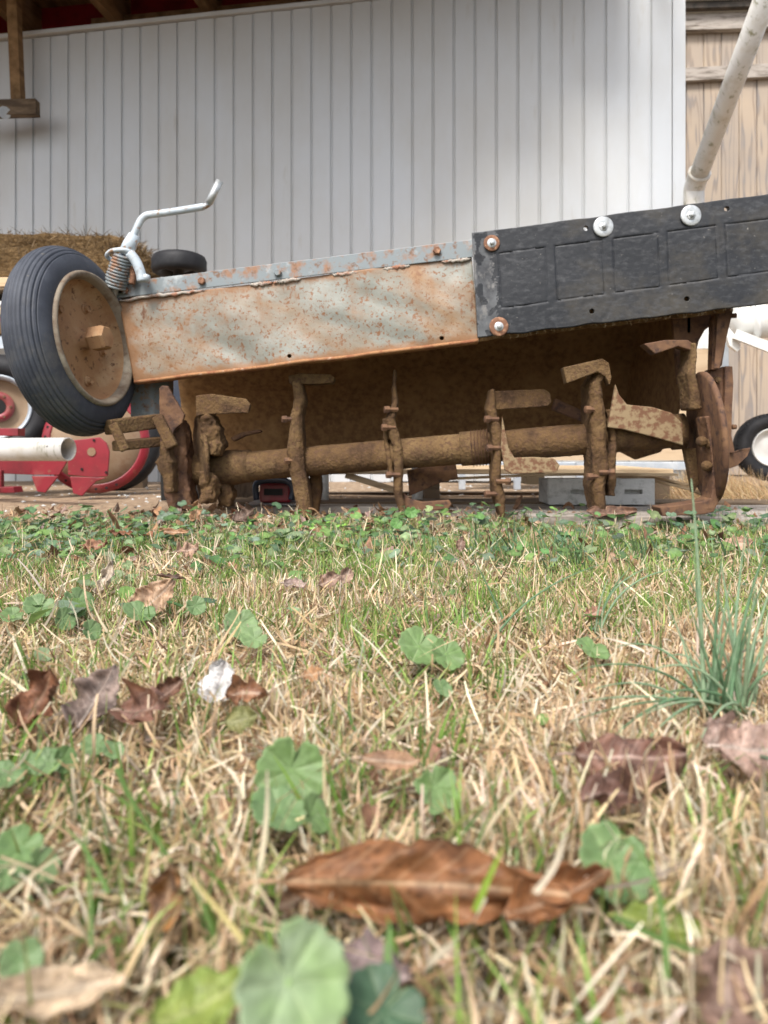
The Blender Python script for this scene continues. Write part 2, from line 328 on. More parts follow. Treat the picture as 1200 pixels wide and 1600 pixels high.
# one board: flat face, sloped edge into a narrow groove
prof = [(0, -.012), (0, .000), (.006, .000), (.010, .007), (.0125, .0095), (.016, .008), (PW - .002, .008), (PW - .0005, .002), (PW - .0005, -.012)]
HT = 2.30
v = [(x, -y, z) for z in (0, HT) for x, y in prof]; n = len(prof)
bme = bpy.data.meshes.new('board'); bme.from_pydata(v, [], [(i, (i + 1) % n, (i + 1) % n + n, i + n) for i in range(n)] + [tuple(range(n))[::-1], tuple(range(n, 2 * n))])
bme.materials.append(M['siding'])
i0 = -22
for i in range(i0, 34):
    o = bpy.data.objects.new('board', bme); COL.objects.link(o); o.parent = barn
    s = WL - .055 - (34 - i) * PW
    o.location = wp(s, 0, 0) - barn.location; o.rotation_euler = (0, 0, ang + random.uniform(-.004, .004))
    o.location.z += (s / WL) * .05 - .03 + random.uniform(-.002, .002)
mobj('corner_trim', *prism([wp(WL - .054, .014, 0), wp(WL, .014, 0), wp(WL, .014, 2.75), wp(WL - .054, .014, 2.75)], WN * -.10), M['siding'], barn)
mobj('wall_backing', *prism([wp(-4, -.02, 0), wp(WL - .06, -.02, 0), wp(WL - .06, -.02, 2.26), wp(-4, -.02, 2.22)], WN * -.06), M['darkwood'], barn)
mobj('top_trim', *prism([wp(-4, .018, 2.25), wp(WL - .06, .018, 2.315), wp(WL - .06, .018, 2.335), wp(-4, .018, 2.27)], WN * -.05), M['siding'], barn)
# red boarding set back above the wall, rafters and roof deck
mobj('red_panel', *prism([wp(-4, -.35, 2.2), wp(WL - .3, -.35, 2.3), wp(WL - .3, -.35, 2.75), wp(-4, -.35, 2.75)], WN * -.03), M['darkred'], barn)
mobj('girt', *prism([wp(.35, -.28, 2.33), wp(1.55, -.28, 2.34), wp(1.55, -.28, 2.52), wp(.35, -.28, 2.52)], WN * -.04), M['oldwood'], barn)
mobj('girt', *prism([wp(-1.6, -.2, 2.30), wp(-.02, -.2, 2.30), wp(-.02, -.2, 2.44), wp(-1.6, -.2, 2.44)], WN * -.04), M['oldwood'], barn)
for s in (-1.2, -.55, -.02, .52, 1.05, 1.6, 2.15, 2.7, 3.25):
    a = wp(s + .02, -.9, 2.52); b = wp(s - .04, 1.35, 2.60)
    mobj('rafter', *beam(a, b, .045, .20), M['oldwood'], barn)
for k in range(10):
    a = wp(-4, -.9 + k * .265, 2.64 + k * .008); b = wp(WL - .3 - max(0, k - 6) * .40, -.9 + k * .265, 2.64 + k * .008)
    mobj('roof_board', *beam(a, b, .25, .02, Vector((0, 0, 1))), M['oldwood'], barn)
mobj('hanging_post', *beam(P(19, -60, 3.85), P(29, 172, 3.85), .055, .05, Vector((1, 0, 0))), M['oldwood'], barn)
mobj('bracket', *beam(P(-60, 172, 3.80), P(59, 169, 3.80), .05, .075), M['darkwood'], barn)
bt, bf = tube([P(7, 176, 3.77), P(7, 176, 3.80)], .03, 10); mobj('bolt', bt, bf, M['galv'], barn)

# ------------------------------------------------------------------ shed with weathered plywood siding on the right
shed = empty('shed', (2.6, 4.6, 0)); tag(shed, 'small shed with weathered grooved wood siding behind the barn corner', 'building')
SW = .1035; SHT = 2.66
prof = [(0, -.018), (0, -.008), (.006, -.008), (.008, 0), (SW, 0), (SW, -.018)]; n = len(prof)
v = [(x, -y, z) for z in (0, SHT) for x, y in prof]
sme = bpy.data.meshes.new('board'); sme.from_pydata(v, [], [(i, (i + 1) % n, (i + 1) % n + n, i + n) for i in range(n)] + [tuple(range(n))[::-1], tuple(range(n, 2 * n))])
sme.materials.append(M['ply_siding'])
SA = Vector((1.30, 4.66, 0)); sdn = Vector((1, -.06, 0)).normalized(); sn = Vector((sdn.y, -sdn.x, 0))
for i in range(26):
    o = bpy.data.objects.new('board', sme); COL.objects.link(o); o.parent = shed
    o.location = SA + sdn * (i * SW) - shed.location; o.rotation_euler = (0, 0, math.atan2(sdn.y, sdn.x))
def sp(s, d, z): return SA + sdn * s + sn * d + Vector((0, 0, z))
def sbox(name, s0, s1, d0, d1, z0, z1, mat, dz=0):
    return bevel(mobj(name, *prism([sp(s0, d0, z0), sp(s1, d0, z0 + dz), sp(s1, d0, z1 + dz), sp(s0, d0, z1)], sn * (d1 - d0)), mat, shed), .003)
sbox('rail', .0, 2.6, .035, .001, 2.345, 2.425, M['greywood'], .06)
sbox('top_trim', .0, 2.6, .045, .001, 2.655, 2.755, M['greywood'])
sbox('fascia', -.2, 2.6, .09, .046, 2.76, 2.80, M['roofdark'])
sbox('roof', -.2, 2.8, .12, -2.2, 2.802, 2.84, M['roofwhite'])
sbox('side_wall', -.012, -.03, -.02, -2.0, 0, 2.65, M['ply_siding'])

# ------------------------------------------------------------------ drainpipe in front of the corner
pipe = empty('drainpipe', P(1088, 752, 3.25)); pipe.location.z = 0
tag(pipe, 'stained white plastic drainpipe slanting down to an elbow by the barn corner', 'pipe')
a = P(1090, 278, 3.20); b = P(1210, -40, 2.45)
mobj('slanted_pipe', *tube([b, a], .0375, 28), M['pvc'], pipe, True)
dd = (a - b).normalized(); e0 = a - dd * .02; mobj('elbow', *tube(smoothpts([e0, a + dd * .015, a + dd * .05 + Vector((0, 0, -.01)), a + dd * .055 + Vector((0, 0, -.05)), a + dd * .055 + Vector((0, 0, -.13))], 6), .0425, 28), M['pvc'], pipe, True)
mobj('coupling', *tube([e0 - dd * .012, e0 + dd * .006], .0455, 28), M['pvc'], pipe, True)
g = a + dd * .055 + Vector((0, 0, -.1)); mobj('upright_pipe', *tube([g, Vector((g.x, g.y, -.02))], .037, 24), M['pvc'], pipe, True)

# ================================================================== ROTARY TILLER
def Yt(px): return 1 / (.5814 + (px - 190) * (.0853 / 1010))
def Pt(px, py, off=0.0):
    return P(px, py, Yt(px)) + Vector((0, off, 0))
till = empty('rotary_tiller', (0.05, 1.75, 0))
tag(till, 'old rotary tiller with rusty dented grey hood, raised on its mud-caked tines', 'tiller')
def lerp(a, b, t): return a + (b - a) * t
def grid(fn, nu, nv):
    v = [fn(i / nu, j / nv) for j in range(nv + 1) for i in range(nu + 1)]
    f = [(j * (nu + 1) + i, j * (nu + 1) + i + 1, (j + 1) * (nu + 1) + i + 1, (j + 1) * (nu + 1) + i) for j in range(nv) for i in range(nu)]
    return v, f
# dented sheet panel: pixel outline (left/right, top/bottom)
def crease(px, py, x0, y0, x1, y1, w, amp):
    """a pressed fold: steep on one side, easing out on the other"""
    d = Vector((x1 - x0, y1 - y0)); L = d.length; d /= L; q = Vector((px - x0, py - y0)); t = q.dot(d); s = q.x * d.y - q.y * d.x
    s += 7 * nz(t * .02, x0, 0); e = min(1, max(0, min(t, L - t) / 70)); e = e * e * (3 - 2 * e)
    a = max(0, 1 - (s / w if s > 0 else -s / (w * .45))); return amp * e * a * a * (3 - 2 * a)
holes = [(453, 557), (690, 529)]
def panelfn(u, v):
    xl = lerp(186, 210, v); xr = lerp(737, 748, v)
    px = lerp(xl, xr, u)
    yt = lerp(471, 401, u) + 2 * math.sin(u * 17) * 0; yb = lerp(596, 531, u) + 1.5 * nz(u * 9, 4)
    py = lerp(yt, yb, v)
    d = crease(px, py, 270, 470, 500, 590, 90, -.008) + crease(px, py, 470, 470, 760, 540, 60, -.006) + crease(px, py, 290, 500, 470, 600, 60, .007) + crease(px, py, 500, 415, 760, 500, 70, -.007)
    d += .004 * nz(px, py, 1, .012)
    return Pt(px, py, d + .002 * nz(px, py, 5, .04))
pv, pf = grid(panelfn, 200, 60)
pc = []
for j in range(61):
    for i in range(201):
        u = i / 200; v = j / 60; n_ = noise.noise(Vector((u * 34, v * 7, 3))) * .5 + noise.noise(Vector((u * 90, v * 20, 9))) * .35
        run = max(0, noise.noise(Vector((u * 60, v * 1.2, 21))) - .1) * 1.4 * (1 - v)
        e = max(0, 1 - (1 - v) / .10) * 1.3 + max(0, 1 - v / .10) * .9 + max(0, 1 - u / .05) * 1.1 + run * .6 + max(0, .5 - u) * .75 * max(0, .45 + noise.noise(Vector((u * 7, v * 2.2, 14)))) + .5 * max(0, noise.noise(Vector((u * 8 - v * 2.2, v * 1.6 + u * 1.5, 33))))
        k = min(.92, max(0, e + n_ * min(1, e * 2 + .15))); pc.append((k, k, k))
o = mobj('hood_panel', pv, pf, M['panel'], till, True, pc)
o['label'] = 'dented grey sheet with orange rust'
m = o.modifiers.new('s', 'SOLIDIFY'); m.thickness = .003; m.offset = 0
drill(o, [Pt(*h) for h in holes], .0045)
# bottom lip
sec = []
for i in range(60):
    u = i / 59; q = Vector(panelfn(u, 1)); sec.append([q + Vector((0, -.003, .002)), q + Vector((0, -.0045, -.004)), q + Vector((0, .024, -.006)), q + Vector((0, .024, -.001))])
mobj('panel_lip', *loft(sec), M['edgerust'], till, True)
# angle iron strip along the top
sec = []
for i in range(70):
    u = i / 69; px = lerp(183, 738, u); top = lerp(443, 375.5, u) + .5 * nz(u * 8, 2); bot = lerp(467, 403, u)
    a = Pt(px, top, -.008); b = Pt(px, bot, -.008)
    sec.append([a, b, b + Vector((0, .004, 0)), a + Vector((0, .004, -.004)), a + Vector((0, .045, -.004)), a + Vector((0, .045, 0))])
o = mobj('angle_iron', *loft(sec), M['strip'], till); bevel(o, .0012)
# broken weld bead beneath it
for seg in ((188, 320), (392, 425), (428, 470), (520, 560), (600, 640), (690, 735)):
    pts = []; rr = []
    for i in range(24):
        px = lerp(seg[0], seg[1], i / 23); py = lerp(471, 405, (px - 183) / 555) + random.uniform(-1.5, 1.5)
        pts.append(Pt(px, py, -.005)); rr.append(max(.0006, (.0042 + random.uniform(-.001, .0015)) * math.sin(math.pi * (i + .5) / 24) ** .4))
    mobj('weld_bead', *tube(pts, rr, 8), M['weld'], till, True)
def hexbolt(px, py, r, off, mat, length=.009):
    c = Pt(px, py, off); a = random.uniform(0, 1)
    s = []
    for dy, k in ((0, 1), (-length * .8, 1), (-length, .8)):
        s.append([c + Vector((r * k * math.cos(a + j * math.pi / 3), dy, r * k * math.sin(a + j * math.pi / 3))) for j in range(6)])
    return mobj('bolt', *loft(s), mat, till)
for px, py, mt in ((198, 455, 'rustbolt'), (317, 441, 'rustbolt'), (435, 428, 'strip'), (682, 394, 'rustbolt')):
    hexbolt(px, py, .0085, -.009, M[mt])
hexbolt(190, 457, .004, -.009, M['black'], .003)

# rubber flap with moulded recesses
rects = [(775, 850), (861, 937), (950, 1023), (1033, 1111), (1122, 1200), (1211, 1290)]
def rtop(px): return lerp(370, 309, (px - 735) / 465) + (1.5 * nz(px * .02, 1))
def rbot(px): return lerp(531, 477, (px - 735) / 465) + 2.5 * nz(px * .03, 7)
rholes = [(910, 363), (919, 490), (1065, 471), (1126, 333)]
NU, NV = 330, 110
def rubfn(u, v):
    px = lerp(735 + 9 * v, 1300, u); py = lerp(rtop(px), rbot(px), v)
    rt = lerp(399, 345, (px - 775) / 430); rb = rt + 89 - 4 * (px - 775) / 340
    d = 0.0
    for k, (x0, x1) in enumerate(rects):
        sh = (py - rt) * .05
        ix = min(px - (x0 + sh), (x1 + sh) - px); iy = min(py - rt, rb - py); e = min(ix, iy)
        if e > 0: d = .0008 * min(1, e / 1.5) + .0011 * max(0, 1 - abs(e - 1.6) / 1.6)
    d += .003 * nz(px * .006, py * .012, 2) - .010 * math.exp(-((px - 737) / 14) ** 2) * .5
    return Pt(px, py, -.022 + d + .0004 * nz(px * .12, py * .12, 3))
rv, rf = grid(rubfn, NU, NV)
o = mobj('rubber_flap', rv, rf, M['rubber'], till, True)
m = o.modifiers.new('s', 'SOLIDIFY'); m.thickness = .010; m.offset = 0
o.data.materials.append(M['scuff'])
for pl in o.data.polygons:
    i_ = pl.index % NU; j_ = pl.index // NU; px = lerp(735, 1300, i_ / NU)
    if px < 768 + 9 * noise.noise(Vector((j_ * .12, 0, 0))) + 7 * noise.noise(Vector((j_ * .5, i_ * .5, 2))) and noise.noise(Vector((i_ * .13, j_ * .09, 8))) > -.22: pl.material_index = 1
drill(o, [Pt(*h) + Vector((0, -.022, 0)) for h in rholes], .0050)
# torn fibres along the cut bottom edge
fm = MB()
for i in range(150):
    px = random.uniform(750, 1290); c = Pt(px, rbot(px) + random.uniform(-1, 1), -.018 + random.uniform(0, .006)); L = random.uniform(.002, .007) * (2.6 if random.random() < .06 else 1)
    e = c + Vector((random.uniform(-.5, .5) * L * 1.5, random.uniform(-.3, .1) * L, -L)); fm.add(*tube([c, (c + e) / 2 + Vector((L * .2, 0, 0)), e], [.0004, .0003, .0002], 4))
fm.obj('torn_fibres', M['palewood'], till)['kind'] = 'stuff'
def washer(px, py, r, mat, bolt, rb=.006):
    c = Pt(px, py, -.0285); ax = Vector((.03, -1, -.02)).normalized()
    w = mobj('washer', *lathe([(.004, 0), (r * .93, 0), (r, .0012), (r * .99, .003), (r * .9, .0042), (r * .45, .0032), (rb * .8, .0028)], c, ax, 36), mat, till, True)
    mobj('bolt', *lathe([(.0095, .002), (.0095, .0035), (.008, .0045), (rb * .8, .005), (rb * .8, .010), (rb * .5, .0115), (.0005, .012)], c, ax, 6 if r > .02 else 18), bolt, w)
washer(765, 386, .0165, M['rustbolt'], M['zinc'])
washer(936, 361, .0205, M['zinc'], M['zinc'])
washer(1070, 344, .0205, M['zinc'], M['zinc'])
washer(776, 514, .0195, M['rustbolt'], M['zinc'])

# hood shell behind the panel: top, curved back
def pbot(px): return lerp(596, 531, (px - 210) / 538) if px < 740 else rbot(px)
def hoodfn(u, v):
    px = lerp(236, 1142, u); f = Pt(px, pbot(px) - 4, .024)
    prof = [(0, 0), (.0, .09), (.12, .115), (.28, .10), (.40, .055), (.48, -.03), (.53, -.14), (.55, -.24), (.565, -.30)]
    t = v * (len(prof) - 1); i = min(len(prof) - 2, int(t)); k = t - i
    dy = lerp(prof[i][0], prof[i + 1][0], k); dz = lerp(prof[i][1], prof[i + 1][1], k)
    if dz < 0: dz *= (f.z - lerp(.120, .172, u)) / .30
    q = f + Vector((dy * lerp(-.14, .10, min(1, u * 3)), dy, dz)); q.y += .004 * nz(q.x, q.z, 0, 9); return q
hv, hf = grid(hoodfn, 60, 32)
o = mobj('hood_shell', hv, hf, M['claydark'], till, True)
m = o.modifiers.new('s', 'SOLIDIFY'); m.thickness = .004; m.offset = 0
# lower front apron behind the panel lip, follows the flap
mobj('hood_edge', *loft([[Pt(px, pbot(px) + 2, .02), Pt(px, pbot(px) - 14, .02), Pt(px, pbot(px) - 14, .026), Pt(px, pbot(px) + 2, .026)] for px in range(740, 1141, 20)]), M['claydark'], till)
# right side plate, seen from inside, and the curved gusset
X0 = .632
plate = [(1.60, .445), (1.60, .40), (1.62, .33), (1.66, .25), (1.70, .19), (1.80, .15), (2.0, .13), (2.16, .15), (2.14, .30), (2.05, .46), (1.9, .53), (1.7, .53)]
o = mobj('side_plate', *prism([Vector((X0 + (y - 1.6) * .05, y, z)) for y, z in plate], (.006, 0, 0)), M['claydark'], till)
arc = [(1050, 486), (1142, 480), (1139, 492), (1128, 504), (1113, 507), (1101, 516), (1092, 532), (1087, 552), (1084, 590), (1060, 600)]
mobj('gusset', *pxprism(arc, 1.60, .012), M['brownsteel'], till)
# outer arm, chain-case side and curved shoe to the right
arm = mobj('side_arm', *pxprism([(1118, 486), (1143, 482), (1128, 570), (1122, 578), (1112, 577), (1114, 500)], 1.56, .02), M['brownsteel'], till)
mobj('side_arm', *loft([[P(1122, 482, 1.545), P(1146, 482, 1.545), P(1146, 482, 1.555), P(1122, 482, 1.555)], [P(1116, 575, 1.545), P(1124, 575, 1.545), P(1124, 575, 1.555), P(1116, 575, 1.555)]]), M['brownsteel'], till)
mobj('pin', *tube([P(1140, 494, 1.55), P(1150, 493, 1.55)], .005, 12), M['brownsteel'], till, True)
o = mobj('chain_guard', *pxprism([(1109, 577), (1131, 574), (1130, 640), (1126, 690), (1120, 712), (1112, 700), (1110, 640)], 1.575, .03), M['brownsteel'], till); bevel(o, .003)
sec = []
for px, py, w in ((1139, 572, 12), (1140, 600, 13), (1138, 640, 13), (1136, 680, 15), (1140, 708, 18)):
    a = P(px - w / 2, py, 1.565); b = P(px + w / 2, py, 1.565); sec.append([a, b, b + Vector((0, .035, 0)), a + Vector((0, .035, 0))])
o = mobj('guard_bar', *loft(sec), M['brownsteel'], till); bevel(o, .002)
for py in (594, 668, 703):
    mobj('guard_bolt', *lathe([(.0005, .012), (.006, .011), (.007, 0)], P(1119 if py < 690 else 1113, py, 1.573), (0, -1, 0), 10), M['clay'], till)
mobj('pin', *tube([P(1144, 667, 1.57), P(1150, 667, 1.57)], .005, 12), M['brownsteel'], till, True)
o = mobj('skid_blade', *prism([P(1126, 737, 1.57), P(1131, 722, 1.57), P(1140, 708, 1.57), P(1158, 702, 1.58), P(1174, 699, 1.60), P(1168, 713, 1.59), P(1152, 728, 1.58)], (.004, .012, 0)), M['brownsteel'], till); bevel(o, .003)

# rotor shaft
YL, YR = 1.80, 1.62
def Ys(px): return 1 / lerp(1 / YL, 1 / YR, (px - 330) / 760)
def sh(px): return P(px, lerp(733, 672, (px - 330) / 760), Ys(px))
pts = [sh(px) for px in range(296, 1096, 25)]
o = mobj('rotor_shaft', *tube(pts, [.034 + (.007 if 330 < px < 395 else 0) for px in range(296, 1096, 25)], 28), M['clay'], till, True)
crust(o, .005, .004, .05)
for c0 in ((720, 762), (1048, 1070), (372, 392)):
    mobj('shaft_collar', *tube([sh(c0[0]), sh(c0[1])], .038, 28), M['clay'], till, True)
for k in range(6):
    p = sh(738 + k * 5); mobj('wrapped_wire', *lathe([(.0400, -.001), (.0415, 0), (.0400, .001)], p, sh(800) - sh(700), 24), M['brownsteel'], till)

def shank(pts, Y, mat='clay', dep=.055, cr=True, name='tine_shank', amp=.007):
    """forged bar seen edge-on: (px, py, width px); runs back from Y"""
    sec = []
    for p in pts:
        p = (p[0], p[1], p[2] * .74) + tuple(p[3:])
        yy = p[3] if len(p) > 3 else Y
        a = P(p[0] - p[2] / 2, p[1], yy); b = P(p[0] + p[2] / 2, p[1], yy); d = Vector((0, dep, 0)); h = (b - a) * .25
        sec.append([a, a + h - d * .12, b - h - d * .12, b, b + d, a + d])
    o = mobj(name, *loft(sec), M[mat], till, True)
    if cr: crust(o, .0035, amp, .022)
    return o
def foot(pts, Y, th=.009, mat='clay', name='tine', dy=0.0, cr=False):
    n = len(pts); o = mobj(name, *prism([P(p[0], p[1], p[2] if len(p) > 2 else Y) for p in pts], (0, th, dy)), M[mat], till)
    if cr: crust(o, .003, .002, .03)
    else: bevel(o, .0022)
    return o
# A  x~470
shank([(463, 596, 20), (468, 625, 24), (463, 650, 24), (462, 680, 30), (461, 705, 36), (464, 735, 34), (470, 765, 32), (474, 790, 30), (478, 809, 26)], Ys(470) - .05, dep=.07)
shank([(492, 735, 22), (492, 765, 26), (488, 806, 22)], Ys(470) + .03, dep=.05)
foot([(450, 587), (470, 583), (516, 585), (523, 590), (520, 598), (492, 600), (452, 600)], Ys(470) - .04, .05, 'clay')
# B  x~620
shank([(617, 577, 5), (616, 605, 9), (618, 630, 14), (609, 655, 20), (616, 680, 22), (622, 700, 20), (623, 735, 20), (622, 770, 18), (629, 800, 15), (633, 818, 9)], Ys(620) - .04, dep=.055, amp=.009)
foot([(630, 770), (640, 779), (660, 784), (702, 781), (706, 788), (700, 796), (645, 800), (630, 795)], Ys(620) - .02, .012, 'brownsteel')
shank([(602, 654, 12), (603, 690, 9), (606, 706, 12), (612, 742, 12)], Ys(620) - .03, dep=.03, amp=.012)
foot([(636, 735), (668, 728), (712, 722), (716, 748), (690, 754), (640, 775)], Ys(620) + .07, .01, 'brownsteel')
# C  x~780
shank([(770, 608, 10), (768, 640, 20), (777, 680, 24), (777, 715, 18), (776, 750, 20), (780, 775, 26), (784, 795, 14), (785, 810, 9)], Ys(780) - .05, dep=.05, amp=.010)
foot([(766, 611), (850, 608), (860, 614), (862, 628), (856, 635), (766, 641)], Ys(780) - .045, .010, 'clay')
foot([(785, 650), (795, 700), (804, 715), (835, 714), (866, 716), (875, 727), (870, 738), (800, 741), (789, 735), (783, 700)], Ys(780) - .06, .010, 'speckle')
# D  x~940
shank([(946, 570, 16), (940, 584, 24), (930, 600, 26), (932, 625, 28), (935, 660, 34), (936, 700, 30), (939, 730, 34), (935, 760, 28), (938, 785, 22), (940, 800, 20), (941, 815, 12)], Ys(940) - .06, dep=.075, amp=.010)
shank([(955, 640, 20), (958, 690, 14), (955, 735, 22), (956, 775, 14)], Ys(940) - .045, dep=.045, amp=.013)
foot([(880, 574), (942, 560), (952, 567), (956, 590), (953, 602), (946, 588), (934, 581), (886, 599)], Ys(940) - .08, .03, 'clay')
foot([(962, 600), (968, 617), (980, 632), (1020, 636), (1050, 645), (1067, 662), (1068, 696), (1030, 685), (975, 671), (950, 668)], Ys(940) - .065, .010, 'speckle')
foot([(868, 622), (918, 645), (918, 662), (862, 640)], Ys(900) + .10, .012, 'brownsteel')
# E  right end: flange disc, arms and L blade
sec = []
fc = P(1098, 684, 1.56); ax = (sh(1090) - sh(900)).normalized(); ax = (ax + Vector((0, .03, 0))).normalized()
o = mobj('end_flange', *lathe([(.0005, 0), (.128, 0), (.134, .003), (.134, .010), (.128, .013), (.0005, .013)], fc, ax, 48), M['brownsteel'], till, True)
shank([(1083, 536, 12), (1084, 560, 14), (1080, 585, 18), (1085, 610, 22), (1088, 640, 26)], 1.53, 'clay', dep=.055)
foot([(1006, 537), (1040, 531), (1075, 531), (1088, 540), (1090, 560), (1082, 548), (1060, 541), (1024, 553)], 1.53, .03, 'brownsteel')
sec = []
for px, py, w in ((1110, 650, 15), (1114, 680, 13), (1118, 715, 11), (1119, 745, 10), (1119, 770, 12), (1116, 786, 14), (1108, 796, 16)):
    a = P(px - w / 2, py, 1.50); b = P(px + w / 2, py, 1.50); sec.append([a, b, b + Vector((0, .05, 0)), a + Vector((0, .05, 0))])
o = mobj('tine', *loft(sec), M['brownsteel'], till, True); crust(o, .003, .003, .03)
foot([(1031, 793), (1060, 789), (1100, 783), (1116, 776), (1122, 786), (1116, 800), (1100, 804), (1036, 807)], 1.50, .05, 'brownsteel')
for px, py in ((1108, 693), (1104, 728), (1096, 690)):
    o = mobj('flange_bolt', *lathe([(.0005, .02), (.010, .018), (.011, 0)], P(px, py, 1.52), (-.3, -1, 0), 10), M['clay'], till, True)
foot([(1070, 700), (1092, 700), (1096, 752), (1084, 770), (1078, 740)], 1.62, .02, 'clay')
# F  left end: disc edge-on, lumps, blades
fc = P(318, 716, 1.79)
o = mobj('end_flange', *lathe([(.0005, 0), (.098, 0), (.102, .003), (.102, .010), (.0005, .013)], fc, (Vector((-.93, -.36, -.06))), 48), M['clay'], till, True); crust(o, .005, .008, .03)
foot([(305, 618), (330, 615), (384, 623), (391, 632), (388, 645), (330, 647), (306, 650)], 1.70, .012, 'clay', cr=True)
shank([(318, 645, 26), (326, 670, 40), (332, 695, 44), (330, 712, 30)], 1.71, 'clay', dep=.06, amp=.040)
shank([(322, 738, 26), (326, 760, 34), (322, 786, 30)], 1.72, 'clay', dep=.05, amp=.040)
shank([(345, 745, 30), (352, 770, 30), (350, 792, 22)], 1.78, 'clay', dep=.05, amp=.040)
foot([(360, 684), (378, 675), (405, 671), (408, 675), (382, 681), (364, 690)], 1.80, .03, 'brownsteel')
for px, py, dY in ((448, 655, -.06), (452, 720, -.06), (604, 668, -.05), (611, 742, -.05), (765, 655, -.06), (768, 700, -.06), (790, 752, -.06), (922, 640, -.07), (925, 745, -.07), (952, 738, -.07), (765, 772, -.06), (608, 640, -.05)):
    c = P(px, py, Ys(px) + dY); d = Vector((-1 if px not in (790, 952) else 1, -.25, 0))
    o = mobj('blade_bolt', *lathe([(.0005, .012), (.0075, .011), (.0085, .009), (.0085, 0), (.0055, 0), (.0055, -.02)], c, d, 6), M['brownsteel'], till)
# left gearbox side, skid plate and lower link arm of the gauge wheel
mobj('side_frame', *pxprism([(203, 600), (262, 592), (262, 668), (205, 668)], 1.80, .05), M['strip'], till)
foot([(248, 606), (254, 602), (262, 603), (272, 622), (288, 648), (285, 660), (272, 672), (262, 700), (250, 700)], 1.70, .012, 'brownsteel', 'skid_plate', cr=True)
for nm, a, b, w, h in (('link_arm', P(168, 668, 1.62), P(246, 658, 1.72), .030, .032), ('link_arm', P(180, 697, 1.63), P(248, 690, 1.72), .028, .022), ('link_strap', P(176, 662, 1.60), P(196, 704, 1.60), .02, .012), ('link_strap', P(246, 650, 1.70), P(270, 700, 1.69), .025, .020)):
    o = mobj(nm, *beam(a, b, w, h, Vector((0, 0, 1)) if abs((b - a).normalized().z) < .8 else Vector((0, 1, 0))), M['clay'], till); bevel(o, .004, 3)
shank([(256, 690, 18), (257, 712, 22), (256, 722, 40), (257, 730, 34), (262, 745, 24), (264, 770, 18)], 1.69, 'clay', dep=.05, amp=.012)
shank([(272, 655, 20), (280, 680, 26), (276, 720, 44), (274, 750, 52), (277, 775, 54), (282, 796, 48)], 1.74, 'brownsteel', dep=.07, amp=.026, name='mud_clod')

# gauge wheel
wc = P(118, 535, 1.62); wx = Vector((.972, -.20, .125)).normalized()
gw = mobj('gauge_wheel', *lathe([(.124, .020), (.127, .036), (.130, .048), (.135, .054), (.140, .054), (.1425, .049), (.1425, .03), (.136, -.03)], wc, wx, 72), M['rimlip'], till, True)
gw['label'] = 'gauge wheel with ribbed tyre and rusty dished rim'
prof = []
Rt, hw = .200, .047
for i in range(121):
    a = -1.78 + 3.56 * i / 120          # round section, grooves across the crown
    rr = .050
    r = .150 + rr * math.cos(a) * 1.0; h = hw * math.sin(a)
    g = 0
    if abs(a) < 1.15:
        ph = (a / .19) % 1.0
        if ph < .24: g = .0032
    prof.append((r - g * math.cos(a), h - g * math.sin(a)))
mobj('tyre', *lathe(prof, wc, wx, 120), M['tyre'], gw, True)
dp = [(.1265, .036), (.124, .024), (.117, .012), (.105, .006), (.09, .006), (.06, .009), (.035, .012), (.026, .015), (.020, .020), (.0195, .040), (.017, .044), (.0005, .044)]
mobj('rim_disc', *lathe(dp, wc, wx, 72), M['rim'], gw, True)
ax1 = wx.cross(Vector((0, 0, 1))).normalized(); ax2 = wx.cross(ax1).normalized()
mobj('axle_nut', *lathe([(.025, .038), (.027, .042), (.027, .070), (.023, .076), (.0005, .077)], wc, wx, 6), M['rim'], gw)
for k in range(5):
    a = .5 + k * 2 * math.pi / 5; c = wc + (ax1 * math.cos(a) + ax2 * math.sin(a)) * .084
    mobj('lug_bolt', *lathe([(.011, .004), (.011, .009), (.008, .011), (.0075, .018), (.0055, .016), (.0005, .015)], c, wx, 10), M['rim'], gw)
# crank handle, sleeve, yoke, spring
YC = 1.68
hp = smoothpts([P(198, 392, YC), P(206, 374, YC), P(217, 350, YC), P(221, 343, YC), P(228, 337, YC), P(238, 335, YC), P(275, 330, YC), P(312, 324, YC), P(321, 322, YC), P(328, 316, YC), P(333, 305, YC), P(343, 284, YC)], 5)
mobj('crank_handle', *tube(hp, [.0078 if i < 38 else .0062 for i in range(len(hp))], 14), M['palepaint'], till, True)
mobj('crank_grip', *tube([P(326, 318, YC - .004), P(334, 302, YC - .004), P(343.5, 283, YC - .004)], .0085, 16), M['zinc'], till, True)
mobj('crank_sleeve', *tube([P(195, 398, YC), P(203, 382, YC), P(210, 367, YC)], [.015, .0155, .012], 18), M['palepaint'], till, True)
ring = [P(188 + 21 * math.cos(a), 399 + 9 * math.sin(a), YC + .018 * math.sin(a)) for a in [i * 2 * math.pi / 20 for i in range(21)]]
mobj('yoke_ring', *tube(ring, .0048, 10, False), M['palepaint'], till, True)
mobj('yoke_arm', *tube(smoothpts([P(203, 396, YC - .01), P(212, 408, YC - .01), P(219, 424, YC - .01), P(222, 440, YC - .01)], 4), [.011] * 13, 12), M['palepaint'], till, True)
mobj('yoke_arm', *tube([P(222, 432, YC - .01), P(232, 436, YC - .01)], .009, 10), M['palepaint'], till, True)
mobj('yoke_arm', *tube(smoothpts([P(206, 418, YC + .01), P(208, 430, YC + .01), P(206, 444, YC + .01)], 4), [.007] * 9, 12), M['rustbolt'], till, True)
a0 = P(193, 398, YC); a1 = P(178, 452, YC + .02); d = (a1 - a0); dn = d.normalized(); u1 = dn.cross(Vector((0, 1, 0))).normalized(); u2 = dn.cross(u1)
sp_ = []
